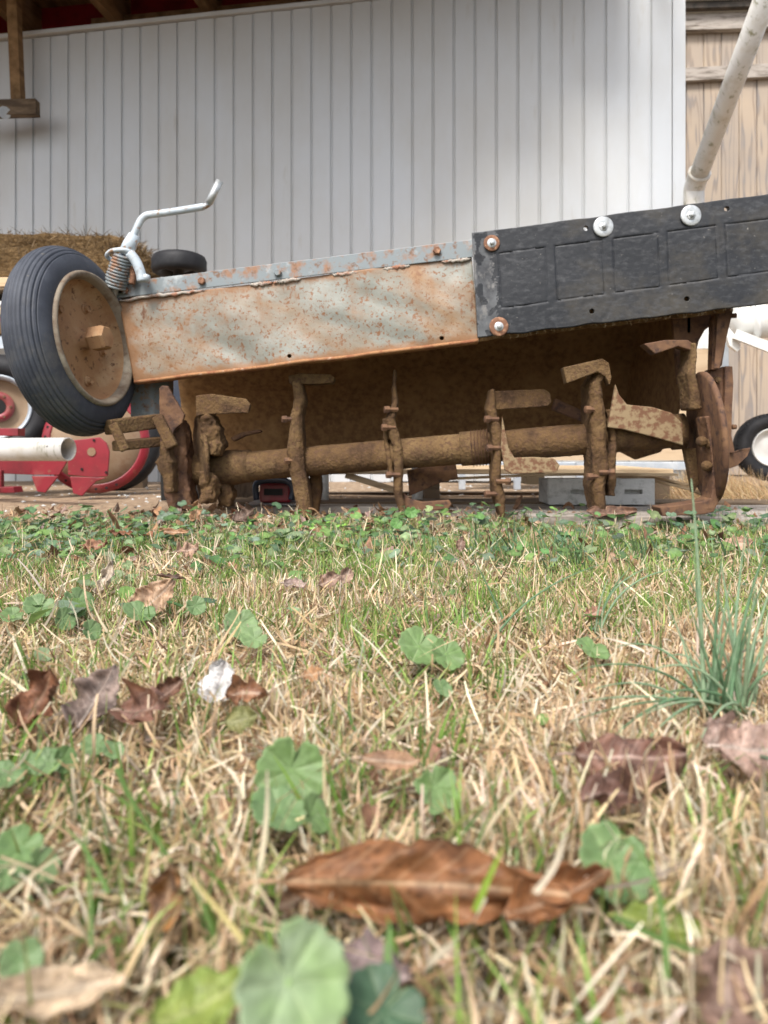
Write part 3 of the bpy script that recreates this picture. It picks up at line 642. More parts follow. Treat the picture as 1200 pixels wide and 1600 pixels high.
for i in range(11 * 16 + 1):
    t = i / (11 * 16); a = i * 2 * math.pi / 16; sp_.append(a0 + d * (t * .95 + .03) + (u1 * math.cos(a) + u2 * math.sin(a)) * (.019 + .004 * t))
mobj('coil_spring', *tube(sp_, .0034, 8), M['strip'], till, True)
mobj('spring_rod', *tube([a0, a1 + d * .3], .010, 14), M['galv'], till, True)
mobj('gauge_mount', *tube([wc - wx * .03, wc - wx * .08, P(232, 520, 1.84)], .015, 14), M['brownsteel'], till, True)

# ================================================================== things round about
# small black tyre on a stand behind the hood
st = empty('upturned_caster', (P(280, 410, 2.35).x, 2.35, 0)); tag(st, 'small black caster wheel upturned on a dark stand behind the tiller hood', 'caster wheel')
c = P(280, 413, 2.35)
mobj('tyre', *lathe([(.050, -.010), (.056, -.027), (.070, -.031), (.079, -.026), (.083, -.014), (.0825, -.002), (.083, .008), (.078, .022), (.066, .028), (.052, .026), (.048, .010)], c, (0, .02, 1), 56), M['tyreblack'], st, True)
mobj('hub', *lathe([(.050, -.010), (.030, -.018), (.018, -.022), (.016, -.040), (.0005, -.040)], c, (0, .02, 1), 40), M['tyreblack'], st, True)
mobj('hub', *lathe([(.050, .012), (.02, .012), (.0005, .012)], c, (0, .02, 1), 40), M['tyreblack'], st, True)
mobj('stem', *tube([c, Vector((c.x, c.y, .42))], .014, 12), M['black'], st)
mobj('dark_panel', *pxprism([(270, 585), (292, 585), (306, 642), (300, 650), (262, 640)], 2.30, .02), M['navy'], st)
mobj('dark_panel', *pxprism([(298, 560), (345, 560), (345, 650), (312, 646)], 2.32, .02), M['navy'], st)
mobj('edge_strip', *tube([P(291, 580, 2.29), P(304, 646, 2.29)], .0045, 8), M['galv'], st)
mobj('stand', *prism([Vector((c.x - .05, 2.33, 0)), Vector((c.x + .10, 2.33, 0)), Vector((c.x + .06, 2.33, .44)), Vector((c.x - .06, 2.33, .44))], .03), M['black'], st)

# timber rack with hay bale
YB = 3.05
rack = empty('timber_rack', (-1.4, 3.1, 0)); tag(rack, 'low rack of stacked planks carrying the hay bale behind the wheel', 'timber rack')
rows = [(432, 448, 'palewood', .55), (449, 454, 'darkwood', .5), (470, 478, 'pvcclean', .5), (479, 492, 'palewood', .5), (493, 502, 'red', .5), (503, 522, 'oldwood', .5), (524, 545, 'galv', .45)]
for y0, y1, mt, dpt in rows:
    a = P(-260, y1, YB); b = P(215, y0, YB)
    bevel(mobj('plank', *boxv(a.x, b.x - random.uniform(0, .04), YB + random.uniform(-.01, .01), YB + dpt, a.z, b.z - .002), M[mt], rack), .003)
for px in (-230, -60, 210):
    g = P(px, 432, YB + .15); mobj('upright', *boxv(g.x, g.x + .05, YB + .10, YB + .17, -.01, P(0, 432, YB).z - .003), M['darkwood'], rack)
bv = []; bale = empty('hay_bale', P(90, 431, 3.25)); tag(bale, 'brown hay bale lying on the plank rack against the white wall', 'hay bale')
a = P(-190, 431, 3.1); b = P(203, 350, 3.1)
def balefn():
    bm = bmesh.new(); nx, ny, nzz = 46, 16, 14
    bmesh.ops.create_cube(bm, size=1); bmesh.ops.subdivide_edges(bm, edges=bm.edges[:], cuts=22, use_grid_fill=True)
    W = b.x - a.x; H = b.z - a.z
    v = []
    for q in bm.verts:
        x = (q.co.x + .5) * W + a.x; y = 3.12 + (q.co.y + .5) * .40; z = a.z + (q.co.z + .5) * H
        e = max(0, abs(q.co.x) - .42) * 8 * .04 * (1 if q.co.z > 0 else .2)
        z -= e * (q.co.z + .5) * (1.6 if q.co.x < 0 else 1.2); k = (q.co.z + .5)
        z += k * (.015 * nz(x, y, z, 7) - (.035 if -1.0 > x else 0) * k); y += .02 * nz(x, z, 2, 12)
        v.append(Vector((x, y, z)))
    f = [tuple(w.index for w in fa.verts) for fa in bm.faces]; bm.free(); return v, f
bm_v, bm_f = balefn(); bo = mobj('hay', bm_v, bm_f, M['hay'], bale, True)
sm = MB(); cols = []
for i in range(6500):
    q = random.choice(bm_v)
    if q.y > 3.40 : continue
    out = Vector((0, -1, 0)) if q.y < 3.16 else Vector((0, 0, 1))
    dirv = (out * random.uniform(.0, .8) + Vector((random.gauss(0, 1), random.gauss(0, .4), random.gauss(0, .55)))).normalized()
    L = random.uniform(.015, .06); w = random.uniform(.0008, .0016)
    p0 = q + Vector((random.uniform(-.03, .03), 0, random.uniform(-.005, .005))); p1 = p0 + dirv * L
    if p1.z < a.z: continue
    s = dirv.cross(Vector((0, 1, .3))).normalized() * w
    c = random.choice([(.15, .092, .038), (.21, .135, .06), (.085, .05, .022), (.12, .075, .03), (.30, .21, .11)])
    sm.add([p0 - s, p0 + s, (p0 + p1) / 2 + s + out * .004, (p0 + p1) / 2 - s + out * .004, p1], [(0, 1, 2, 3), (3, 2, 4)], [c] * 5)
o = sm.obj('loose_stalks', M['blade'], bale); o['kind'] = 'stuff'

# big implement wheel far left
iw = empty('implement_wheel', (-1.3, 2.75, 0)); tag(iw, 'large rusty implement wheel with red hub and black tyre at the far left', 'wheel')
c = P(-2, 636, 2.65); axx = Vector((.35, -1, 0)).normalized()
mobj('tyre', *lathe([(.108, .03), (.115, .045), (.14, .052), (.165, .04), (.180, .02), (.183, 0), (.180, -.02), (.165, -.04), (.12, -.04)], c, axx, 72), M['tyreblack'], iw, True)
mobj('rim', *lathe([(.093, .010), (.098, .036), (.104, .042), (.109, .042), (.111, .03)], c, axx, 64), M['galv'], iw, True)
mobj('disc', *lathe([(.094, .010), (.075, .004), (.05, .012), (.0005, .012)], c, axx, 48), M['tandisc'], iw, True)
mobj('hub', *lathe([(.052, .012), (.052, .022), (.026, .024), (.024, .0), (.0005, -.01)], c, axx, 40), M['red'], iw, True)
mobj('hub_bore', *lathe([(.026, .0245), (.0005, .0245)], c, axx, 24), M['black'], iw)
for k in range(6):
    a = k * math.pi / 3; u = Vector((1, .35, 0)).normalized()
    mobj('lug', *lathe([(.005, .022), (.004, .027), (.0005, .027)], c + (u * math.cos(a) + Vector((0, 0, 1)) * math.sin(a)) * .04, axx, 8), M['brownsteel'], iw)
# second black tyre behind the disc opener
bt_ = empty('old_tyre', P(205, 770, 2.9)); bt_.location.z = 0; tag(bt_, 'black tyre leaning behind the red rimmed disc', 'tyre')
c = P(170, 690, 2.95); mobj('tyre', *lathe([(.12, .03), (.15, .05), (.185, .035), (.197, 0), (.185, -.035), (.15, -.05), (.12, -.03)], c, (.3, -1, .05), 64), M['tyreblack'], bt_, True)

# red disc implement
rd = empty('disc_opener', (-.95, 2.6, 0)); tag(rd, 'red seed drill opener with a large tan disc standing on the dirt', 'farm implement')
c = P(150, 690, 2.62); dx = Vector((.25, -1, .10)).normalized()
mobj('disc', *lathe([(.0005, .03), (.05, .028), (.10, .018), (.150, .0), (.152, -.003), (.0005, .02)], c, dx, 72), M['tandisc'], rd, True)
mobj('disc_rim', *lathe([(.146, .003), (.151, .006), (.174, -.012), (.176, -.016), (.146, -.004)], c, dx, 72), M['red'], rd, True)
for k in range(14):
    a = -2.0 + k * .21; u = dx.cross(Vector((0, 0, 1))).normalized(); w = dx.cross(u).normalized()
    mobj('rim_hole', *lathe([(.0045, .0), (.0042, .001), (.0005, .001)], c + (u * math.cos(a) - w * math.sin(a)) * .162 + dx * .0005, dx, 8), M['black'], rd)
def redplate(pts, Y, name='red_plate', th=.008):
    return bevel(mobj(name, *pxprism(pts, Y, th), M['red'], rd), .0015)
redplate([(106, 689), (155, 683), (166, 692), (171, 706), (168, 744), (150, 746), (106, 742)], 2.42, 'shoe_bracket')
redplate([(109, 744.5), (166, 746.5), (150, 752), (140, 762), (128, 775), (114, 771)], 2.42, 'shoe_point')
mobj('bracket_hole', *lathe([(.0135, .001), (.0005, .001)], P(143, 706, 2.418), (0, -1, 0), 20), M['tandisc'], rd)
for px, py in ((128, 733), (166, 738), (147, 688)):
    mobj('bolt', *lathe([(.004, 0), (.004, .003), (.0005, .003)], P(px, py, 2.419), (0, -1, 0), 8), M['black'], rd)
redplate([(50, 690), (103, 690), (104, 722), (92, 742), (50, 742)], 2.5, 'shoe_bracket')
redplate([(49, 744), (91, 744), (80, 758), (70, 770), (58, 768)], 2.5, 'shoe_point')
redplate([(-60, 669), (28, 669), (28, 681), (-60, 681)], 2.45, 'cross_bar', .05)
redplate([(-60, 700), (60, 716), (58, 742), (-60, 738)], 2.62, 'frame_plate', .02)
redplate([(-60, 762), (20, 761), (23, 770), (-60, 772)], 2.40, 'skid', .06)
redplate([(-20, 735), (2, 735), (2, 764), (-20, 764)], 2.43, 'skid_post', .02)
# white perforated pipe
pp = empty('perforated_pipe', P(60, 703, 2.3)); tag(pp, 'short white plastic pipe with small holes lying across the red implement', 'pipe')
mobj('pipe_wall', *hollow(P(-190, 703, 2.33), P(107, 702, 2.12), .0325, .0035, 32), M['pvc'], pp, True)
for px in (-20, 18, 52, 84):
    yy = lerp(2.33, 2.12, (px + 190) / 297); q = P(px, 698, yy); mobj('drill_hole', *lathe([(.0030, 0), (.0005, 0.0004)], q + Vector((-.003, -.0332, 0)), (-.09, -1, .05), 10), M['black'], pp)
for px in (-165, -60):
    g = P(px, 703, 2.28); mobj('pipe_rest', *boxv(g.x, g.x + .03, 2.30, 2.36, -.01, .118), M['brownsteel'], pp)

# pallet of loose boards under and behind the tiller
def board(o_name, x0, x1, y0, y1, z0, z1, mat, par, rot=0.0):
    nseg = 14; c = Vector(((x0 + x1) / 2, (y0 + y1) / 2, 0)); sec = []
    for i in range(nseg + 1):
        x = lerp(x0, x1, i / nseg); dz = .0025 * nz(x * 3, y0 * 9); dy = .003 * nz(x * 4, y0 * 7, 3)
        s = [Vector((x, y0 + dy, z0)), Vector((x, y1 + dy, z0)), Vector((x, y1 + dy, z1 + dz)), Vector((x, y0 + dy, z1 + dz))]
        sec.append([Matrix.Rotation(rot, 3, 'Z') @ (q - c) + c for q in s])
    return bevel(mobj(o_name, *loft(sec), mat, par), .002)
bw = empty('board_walk', (.7, 1.75, 0)); tag(bw, 'weathered grey boards laid flat on the ground under the tiller', 'boards')
zc = .016
for k, (y0, x0, x1) in enumerate(((1.555, .30, 1.9), (1.665, .28, 2.1), (1.775, .05, 2.0), (1.885, -.35, 1.5), (1.995, -.42, 1.35), (2.105, -.45, 1.4))):
    board('plank', x0, x1, y0, y0 + .098, -.012, zc + random.uniform(-.003, .003), M['greywood'] if k < 4 else M['darkwood'], bw, -.03 + random.uniform(-.004, .004))
pal = empty('pallet', (.15, 2.42, 0)); tag(pal, 'wooden pallet with pale top slats standing behind the rotor', 'pallet')
for k, y0 in enumerate((2.28, 2.42, 2.56, 2.70)):
    board('slat', -.52, .86, y0, y0 + .095, .082, .097, M['palewood'], pal)
for k, x0 in enumerate((-.50, .12, .80)):
    board('stringer', x0, x0 + .045, 2.27, 2.80, -.01, .081, M['darkwood'], pal)
for y0 in (2.29, 2.68):
    board('bottom_slat', -.52, .86, y0, y0 + .09, -.012, .004, M['darkwood'], pal)
pst = empty('post_pair', (-.1, 2.2, 0)); 
bpy.data.objects.remove(pst)
for px, lab in ((505, 'short white post behind the left part of the rotor'), (652, 'short white post behind the middle tine of the rotor')):
    g = P(px, 760, 2.16); o = mobj('white_post', *tube([Vector((g.x, 2.16, .0)), Vector((g.x, 2.16, .112))], .016, 16), M['pvcclean'], None, True); tag(o, lab, 'post', 'short white posts behind the rotor')
# concrete-grey block with slots
blk = empty('slotted_block', (.55, 1.95, zc)); tag(blk, 'grey slotted block lying on the boards between two right tines', 'block')
a = P(857, 796, 1.90); b = P(1023, 755, 1.90); zb = zc + .004; zt = zb + .062
def slotface():
    X = [a.x, a.x + .055, a.x + .095, b.x - .075, b.x - .03, b.x]; Z = [zb, zb + .026, zb + .037, zt]
    v = []; f = []; rec = .02
    for z in Z:
        for x in X: v.append(Vector((x, 1.90, z)))
    nX = len(X)
    for j in range(3):
        for i in range(nX - 1):
            q = (j * nX + i, j * nX + i + 1, (j + 1) * nX + i + 1, (j + 1) * nX + i)
            if j == 1 and i in (1, 3):
                base = len(v)
                for t in q: v.append(v[t] + Vector((0, rec, 0)))
                for m_ in range(4): f.append((q[m_], q[(m_ + 1) % 4], base + (m_ + 1) % 4, base + m_))
                f.append((base, base + 1, base + 2, base + 3))
            else: f.append(q)
    return v, f
fv, ff = slotface(); mobj('slotted_face', fv, ff, M['concrete'], blk)
bevel(mobj('block_body', *boxv(a.x, b.x, 1.9215, 2.02, zb, zt), M['concrete'], blk), .002)
mobj('block_body', *boxv(a.x, b.x, 1.9005, 1.921, zt - .0, zt + .002), M['concrete'], blk)
# loose sticks and lath on top
lt = empty('lath', (.5, 2.1, 0)); tag(lt, 'long pale split lath resting on the grey slotted block', 'lath')
for k, (p0, p1) in enumerate((((690, 749), (1060, 742)), ((960, 741), (1112, 765)), ((960, 744), (1110, 772)), ((1010, 742), (1112, 778)))):
    q0 = P(p0[0], p0[1], 1.98); q1 = P(p1[0], p1[1], 1.90 - k * .01); mid = (q0 + q1) / 2 + Vector((0, 0, .006))
    s = smoothpts([q0, mid, q1], 6); mobj('strip', *loft([[q + Vector((0, 0, .003)), q + Vector((0, .03, .003)), q + Vector((0, .03, -.003)), q + Vector((0, 0, -.003))] for q in s]), M['palewood'], lt)
for k, (p0, p1, Y) in enumerate((((540, 742), (618, 766), 2.3), ((612, 733), (612, 762), 2.32))):
    o = mobj('wood_offcut', *beam(P(*p0, Y), P(*p1, Y), .02, .018), M['palewood']); tag(o, ['pale slanting stick on the pallet left of the middle tine', 'pale upright stick end standing on the pallet'][k], 'stick')
o = bevel(mobj('wood_offcut', *boxv(*[P(822, 0, 2.12).x, P(851, 0, 2.12).x], 2.12, 2.2, P(0, 757, 2.12).z, P(0, 729, 2.12).z), M['palewood'], None), .002); tag(o, 'small squared wood block on the pallet left of the grey block', 'wood block')
# red and black tool case
tc_ = empty('tool_case', P(428, 790, 1.93)); tag(tc_, 'dusty red tool case with a dark rounded handle frame beside left tine', 'tool case')
Yk = 1.93
hp = smoothpts([P(401, 781, Yk), P(399, 760, Yk), P(408, 752, Yk), P(430, 750, Yk), P(450, 753, Yk), P(458, 765, Yk), P(455, 781, Yk)], 5)
mobj('handle_frame', *tube(hp, .008, 10), M['navy'], tc_, True)
bevel(mobj('case_body', *boxv(P(404, 0, Yk).x, P(453, 0, Yk).x, Yk + .01, Yk + .12, P(0, 786, Yk).z, P(0, 755, Yk).z), M['red'], tc_), .006)
mobj('opening', *boxv(P(412, 0, Yk).x, P(441, 0, Yk).x, Yk + .004, Yk + .0095, P(0, 774, Yk).z, P(0, 764, Yk).z), M['black'], tc_)
bevel(mobj('base_tray', *boxv(P(385, 0, Yk).x, P(470, 0, Yk).x, Yk - .03, Yk + .14, zc + .002, P(0, 787, Yk).z), M['strip'], tc_), .003)

# utility trailer: plywood side, galvanised rail, white rim wheel
tr = empty('utility_trailer', (1.3, 3.2, 0)); tag(tr, 'galvanised trailer frame with tan plywood side and white rimmed wheel', 'trailer')
YT = 3.0
a = P(700, 722, YT); b = P(1128, 735, YT)
bevel(mobj('frame_rail', *boxv(a.x, b.x, YT, YT + .05, b.z, a.z), M['galv'], tr), .003)
a = P(700, 738, YT); mobj('frame_rail', *boxv(a.x, b.x, YT + .3, YT + .34, .06, .08), M['galv'], tr)
a = P(730, 545, YT); b = P(1128, 721, YT)
mobj('side_board', *boxv(a.x, b.x, YT + .01, YT + .025, b.z + .004, a.z), M['plywood'], tr)
a2 = P(1060, 470, YT); mobj('upper_sheet', *boxv(a2.x, b.x, YT + .012, YT + .022, a.z + .003, a2.z), M['pvcclean'], tr)
for px in (722, 808, 905, 1132):
    g = P(px, 735, YT - .02); mobj('stake', *boxv(g.x - .012, g.x + .012, YT - .03, YT - .004, .0, P(0, 500 if px == 1132 else 722, YT).z), M['galv'], tr)
wcn = P(1202, 699, 3.12); axw = Vector((-.12, -1, 0)).normalized()
w_ = mobj('wheel', *lathe([(.068, .02), (.07, .035), (.074, .038), (.077, .036), (.078, .02)], wcn, axw, 48), M['pvcclean'], tr, True)
mobj('tyre', *lathe([(.076, .02), (.082, .04), (.105, .05), (.124, .044), (.134, .026), (.137, 0), (.134, -.03), (.10, -.04)], wcn, axw, 64), M['tyreblack'], w_, True)
lug = MB()
for k in range(56):
    a = k * 2 * math.pi / 56; u = axw.cross(Vector((0, 0, 1))).normalized(); q = wcn + (u * math.cos(a) + Vector((0, 0, 1)) * math.sin(a)) * .127 + axw * .038
    t = (-u * math.sin(a) + Vector((0, 0, 1)) * math.cos(a)); rr = (u * math.cos(a) + Vector((0, 0, 1)) * math.sin(a))
    lug.add(*beam(q - rr * .006 + t * .001, q + rr * .009 - axw * .012, .007, .006, axw))
lug.obj('tread_lugs', M['tyreblack'], w_)
mobj('rim_face', *lathe([(.069, .022), (.05, .012), (.03, .020), (.0005, .022)], wcn, axw, 48), M['pvcclean'], w_, True)
# white pump body
pm = empty('white_pump', P(1180, 760, 2.9)); pm.location.z = 0; tag(pm, 'white enamelled pump casing with flanges in front of the shed siding', 'pump')
mobj('casing', *tube([P(1143, 505, 2.9), P(1152, 503, 2.9), P(1300, 500, 2.9)], [.05, .062, .066], 32), M['pvcclean'], pm, True)
for px in (1168, 1260):
    mobj('flange', *tube([P(px, 506, 2.89), P(px + 7, 505, 2.89)], .076, 32), M['pvcclean'], pm, True)
mobj('arm', *beam(P(1148, 522, 2.85), P(1215, 548, 2.80), .03, .035), M['pvcclean'], pm)
mobj('lip', *pxprism([(1136, 508), (1146, 520), (1158, 544), (1152, 549), (1140, 540), (1134, 520)], 2.86, .02), M['pvcclean'], pm)
g = P(1250, 540, 2.9); mobj('leg', *tube([P(1250, 520, 2.9), Vector((g.x, 2.9, 0))], .025, 16), M['pvcclean'], pm, True)

# ================================================================== LAWN
def attr_mesh(name, V, Fq, C, mat, smooth=True):
    me = bpy.data.meshes.new(name)
    nv = len(V); nf = len(Fq); k = Fq.shape[1]
    me.vertices.add(nv); me.vertices.foreach_set('co', V.astype(np.float32).ravel())
    me.loops.add(nf * k); me.loops.foreach_set('vertex_index', Fq.astype(np.int32).ravel())
    me.polygons.add(nf); me.polygons.foreach_set('loop_start', np.arange(0, nf * k, k, dtype=np.int32))
    me.polygons.foreach_set('use_smooth', np.ones(nf, dtype=bool))
    me.update(calc_edges=True)
    a = me.color_attributes.new('Col', 'FLOAT_COLOR', 'POINT'); a.data.foreach_set('color', np.concatenate([C, np.ones((nv, 1))], 1).astype(np.float32).ravel())
    me.materials.append(mat); o = bpy.data.objects.new(name, me); COL.objects.link(o); return o
def vnoise(x, y, s, seed=0):
    """cheap vectorised value noise in 0..1"""
    r = np.random.default_rng(seed); T = r.random((64, 64)); X = x * s + 31.7; Y = y * s + 17.3
    i = np.floor(X).astype(int); j = np.floor(Y).astype(int); fx = X - i; fy = Y - j; fx = fx * fx * (3 - 2 * fx); fy = fy * fy * (3 - 2 * fy)
    g = lambda a, b: T[a % 64, b % 64]
    return (g(i, j) * (1 - fx) + g(i + 1, j) * fx) * (1 - fy) + (g(i, j + 1) * (1 - fx) + g(i + 1, j + 1) * fx) * fy
def soil(x, y):
    t = np.clip((y - 1.45) / .35, 0, 1); t = t * t * (3 - 2 * t)
    return -.022 * (1 - t) - .004 * t
def scatter(n, y0=.12, y1=1.72, wide=.14, k=.56):
    out = []; c = 0
    while c < n:
        y = rng.uniform(y0, y1, n * 2); x = rng.uniform(-1.2, 1.2, n * 2)
        ok = (np.abs(x) < k * y + wide) & (rng.random(n * 2) < np.minimum(1, .62 / y) )
        out.append(np.stack([x[ok], y[ok]], 1)); c += ok.sum()
    return np.concatenate(out)[:n]
def blades(xy, L, W, az, lean, curl, twist, roll, z0, C0, C1, segs, taper=.75):
    """ribbons: xy base; lean = angle from vertical at the root; curl adds along the length"""
    n = len(xy); s = np.linspace(0, 1, segs + 1); P0 = np.stack([xy[:, 0], xy[:, 1], z0], 1); V = np.zeros((n, segs + 1, 2, 3)); cur = P0.copy()
    for i, t in enumerate(s):
        th = lean + curl * t; ph = az + twist * t
        T = np.stack([np.sin(th) * np.cos(ph), np.sin(th) * np.sin(ph), np.cos(th)], 1)
        if i > 0: cur = cur + T * (L / segs)[:, None]
        A = np.stack([-np.sin(ph), np.cos(ph), np.zeros(n)], 1); B = np.cross(T, A); ro = roll + twist * t * .8
        S = A * np.cos(ro)[:, None] + B * np.sin(ro)[:, None]
        w = W * (1 - (t ** 2) * taper) * (.8 + .2 * min(1, t * 5)); S = S * (w / 2)[:, None]
        V[:, i, 0] = cur - S; V[:, i, 1] = cur + S
    fl = soil(xy[:, 0], xy[:, 1])[:, None, None] + .001
    V[..., 2] = np.maximum(V[..., 2], fl)
    idx = np.arange(n)[:, None] * (segs + 1) * 2 + np.arange(segs)[None, :] * 2
    Fq = np.stack([idx, idx + 1, idx + 3, idx + 2], -1).reshape(-1, 4)
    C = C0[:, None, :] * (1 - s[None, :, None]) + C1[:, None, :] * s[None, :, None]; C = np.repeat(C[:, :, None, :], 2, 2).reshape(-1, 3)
    return V.reshape(-1, 3), Fq, C
def pick(n, cols, w, jit=.12):
    c = np.array(cols)[rng.choice(len(cols), n, p=np.array(w) / sum(w))]; return c * (1 + rng.normal(0, jit, (n, 1))) * (1 + rng.normal(0, .04, (n, 3)))
def merge(parts):
    V = []; Fs = []; C = []; b = 0
    for v, f, c in parts: V.append(v); Fs.append(f + b); C.append(c); b += len(v)
    return np.concatenate(V), np.concatenate(Fs), np.clip(np.concatenate(C), .005, 1)
EX = []
# ------------------------------------------------------------------ individual dead leaves
def dead_leaf(label, px, py, Y, L, W, yaw, pitch, roll, c1, c2, vein, bend=.6, cup=.3, wave=.12, lobes=0, seed=1, cat='dead leaf', mat='dead', stem=True, zoff=None, curlx=0.0, name='dead_leaf'):
    rnd = random.Random(seed); nu, nv = 72, 26; verts = []; cols = []
    Y2 = min(Y, gy(py, .015 if py < 900 else .018)) if Y > .3 else Y; kk = Y2 / Y * (.88 if Y > .3 else .92); L *= kk; W *= kk; Y = Y2; bend *= 1.35; wave *= 1.25
    Mx = Matrix.Rotation(yaw, 3, 'Z') @ Matrix.Rotation(pitch, 3, 'Y') @ Matrix.Rotation(roll, 3, 'X')
    c0 = P(px, py, Y); EX.append((px, L / Y * F * (.42 if L < .08 else .27), Y))
    for i in range(nu + 1):
        u = i / nu
        w = (math.sin(math.pi * min(1, u * .97 + .015) ** .85)) ** .75 * W / 2
        if lobes: w *= .72 + .30 * abs(math.sin(u * math.pi * lobes + .4)) 
        w *= 1 + .10 * noise.noise(Vector((u * 9, seed, 0)))
        th = bend * (u - .5); x = (math.sin(th) / bend if abs(bend) > 1e-3 else (u - .5)) * L; zc_ = ((1 - math.cos(th)) / bend if abs(bend) > 1e-3 else 0) * L
        for j in range(nv + 1):
            v = (j / nv - .5) * 2; e = 1 + .13 * noise.noise(Vector((u * 22, seed + (3 if v > 0 else 0), 5))) * abs(v); y = v * w * e
            ca = cup * v; yy = w * (math.sin(ca) / cup if abs(cup) > .01 else v) * e; z = w * (1 - math.cos(ca)) / (cup if abs(cup) > .01 else 1)
            z += .10 * W * noise.noise(Vector((u * 3.3 + seed, v * 2.3, 7))) + wave * W * abs(v) ** 1.5 * noise.noise(Vector((u * 5 + seed * 3.1, v * 1.2, seed))) * 1.6 + .02 * W * noise.noise(Vector((u * 14, v * 5, seed)))
            sv = ((u * 9 - abs(v) * 1.6) % 1); vn = max(0, 1 - abs(sv - .5) / .09) * .7; z += vn * .00018
            mid = max(0, 1 - abs(y) / .0012); z -= mid * .0005
            q = Mx @ Vector((x, yy, z + zc_)); verts.append(q)
            t = .5 + .9 * noise.noise(Vector((u * 4 + seed, v * 2, seed * 2.3))); t = min(1, max(0, t))
            c = [c1[k] * (1 - t) + c2[k] * t for k in range(3)]; k2 = min(1, max(vn * .5, mid)); c = [c[k] * (1 - k2) + vein[k] * k2 for k in range(3)]
            s = noise.noise(Vector((u * 26, v * 13, seed * 7))); 
            if s > .34: c = [k * .45 for k in c]
            cols.append(c)
    f = [(i * (nv + 1) + j, i * (nv + 1) + j + 1, (i + 1) * (nv + 1) + j + 1, (i + 1) * (nv + 1) + j) for i in range(nu) for j in range(nv)]
    verts = [q + c0 for q in verts]
    lo = min(v.z for v in verts); fl = float(soil(np.array([c0.x]), np.array([c0.y]))[0]) + .004
    if lo < fl - .004: verts = [v if v.z > fl - .004 else Vector((v.x, v.y, fl - .004 + (v.z - fl) * .1)) for v in verts]
    if stem:
        r0 = verts[nv // 2]; d = (verts[nv // 2] - verts[nv // 2 + 5 * (nv + 1)]).normalized(); b = len(verts)
        tv, tf = tube([r0, r0 + d * L * .10, r0 + d * L * .18 + Vector((0, 0, -L * .03))], [.0008, .0007, .0006], 6)
        tv = [Vector((q.x, q.y, max(q.z, fl - .003))) for q in tv]
        verts += tv; f += [tuple(i + b for i in q) for q in tf]; cols += [vein] * len(tv)
    base = Vector((c0.x, c0.y, min(v.z for v in verts))); e = bpy.data.objects.new(name, None)
    bpy.data.objects.remove(e)
    o = mobj(name, [v - base for v in verts], f, M[mat], None, True, cols); o.location = base
    if L > .035: sm_ = o.modifiers.new('s', 'SOLIDIFY'); sm_.thickness = .00035
    return tag(o, label, cat)
OR1, OR2 = (.42, .19, .075), (.30, .12, .05)
PU1, PU2 = (.24, .125, .085), (.14, .07, .05)
TA1, TA2 = (.46, .31, .20), (.34, .21, .13)
GR1, GR2 = (.27, .20, .165), (.13, .095, .08)
DK1, DK2 = (.17, .075, .04), (.09, .045, .03)
H = math.pi
dead_leaf('long orange-brown leaf standing on its edge, largest leaf in the foreground', 665, 1382, .255, .102, .031, -.05, .02, 1.25, (.29, .125, .05), (.19, .08, .032), (.50, .33, .19), bend=.35, cup=-.95, wave=.30, seed=3)
dead_leaf('curled brown leaf tip folded at the right end of the long orange leaf', 872, 1404, .25, .042, .017, .22, -.25, .5, (.30, .13, .05), (.2, .08, .03), (.40, .26, .16), bend=.6, cup=1.2, wave=.4, seed=5, stem=False)
dead_leaf('purple-brown folded leaf below the wild onion clump', 985, 1185, .385, .062, .040, -.18, -.08, .72, PU1, PU2, (.44, .31, .25), bend=.5, cup=-.9, wave=.3, seed=8)
dead_leaf('dark underside leaf tucked below the purple-brown folded leaf', 960, 1238, .365, .045, .026, .5, .2, .5, PU2, DK2, (.3, .2, .16), bend=-.6, cup=.8, wave=.3, seed=9, stem=False)
dead_leaf('pale pinkish curled leaf at the foot of the wild onion', 1122, 1152, .44, .034, .026, .7, -.2, .7, (.48, .35, .29), (.34, .23, .19), (.55, .45, .38), bend=.9, cup=.9, wave=.3, seed=12)
dead_leaf('pinkish brown leaf cut off by the right edge of the picture', 1185, 1172, .42, .045, .036, -.4, -.1, .8, (.44, .31, .25), (.34, .22, .17), (.55, .45, .38), bend=.5, cup=.6, wave=.3, seed=13)
dead_leaf('dark brown cupped leaf at the far left below the tan leaf', 62, 1096, .48, .046, .034, 1.1, -.9, .4, DK1, (.24, .11, .06), (.34, .2, .12), bend=1.2, cup=1.2, wave=.35, seed=15)
dead_leaf('grey-brown mottled leaf tilted upright beside the dark cupped leaf', 152, 1088, .48, .048, .034, .9, -.9, .5, GR1, GR2, (.4, .33, .28), bend=.4, cup=.5, wave=.35, seed=17)
dead_leaf('dark red-brown crumpled leaf between the mottled leaf and the silver leaf', 232, 1108, .46, .042, .032, -.5, -.4, .8, DK1, (.22, .12, .09), (.36, .26, .2), bend=1.2, cup=1.0, wave=.4, seed=19)
dead_leaf('small dark leaf lying against the crumpled red-brown leaf', 262, 1082, .50, .028, .018, .6, -.5, .7, DK2, DK1, (.3, .2, .15), bend=.8, cup=1.0, wave=.4, seed=20, stem=False)
dead_leaf('silvery white lobed leaf showing its veins', 342, 1066, .50, .032, .032, 1.2, -1.0, .2, (.70, .68, .66), (.58, .57, .56), (.36, .33, .32), bend=.3, cup=.4, wave=.25, lobes=3, seed=22)
dead_leaf('dark orange-brown folded leaf attached beside the silvery leaf', 384, 1082, .49, .034, .022, -.25, -.1, .7, (.32, .16, .08), DK1, (.46, .33, .24), bend=-.8, cup=.9, wave=.4, seed=24)
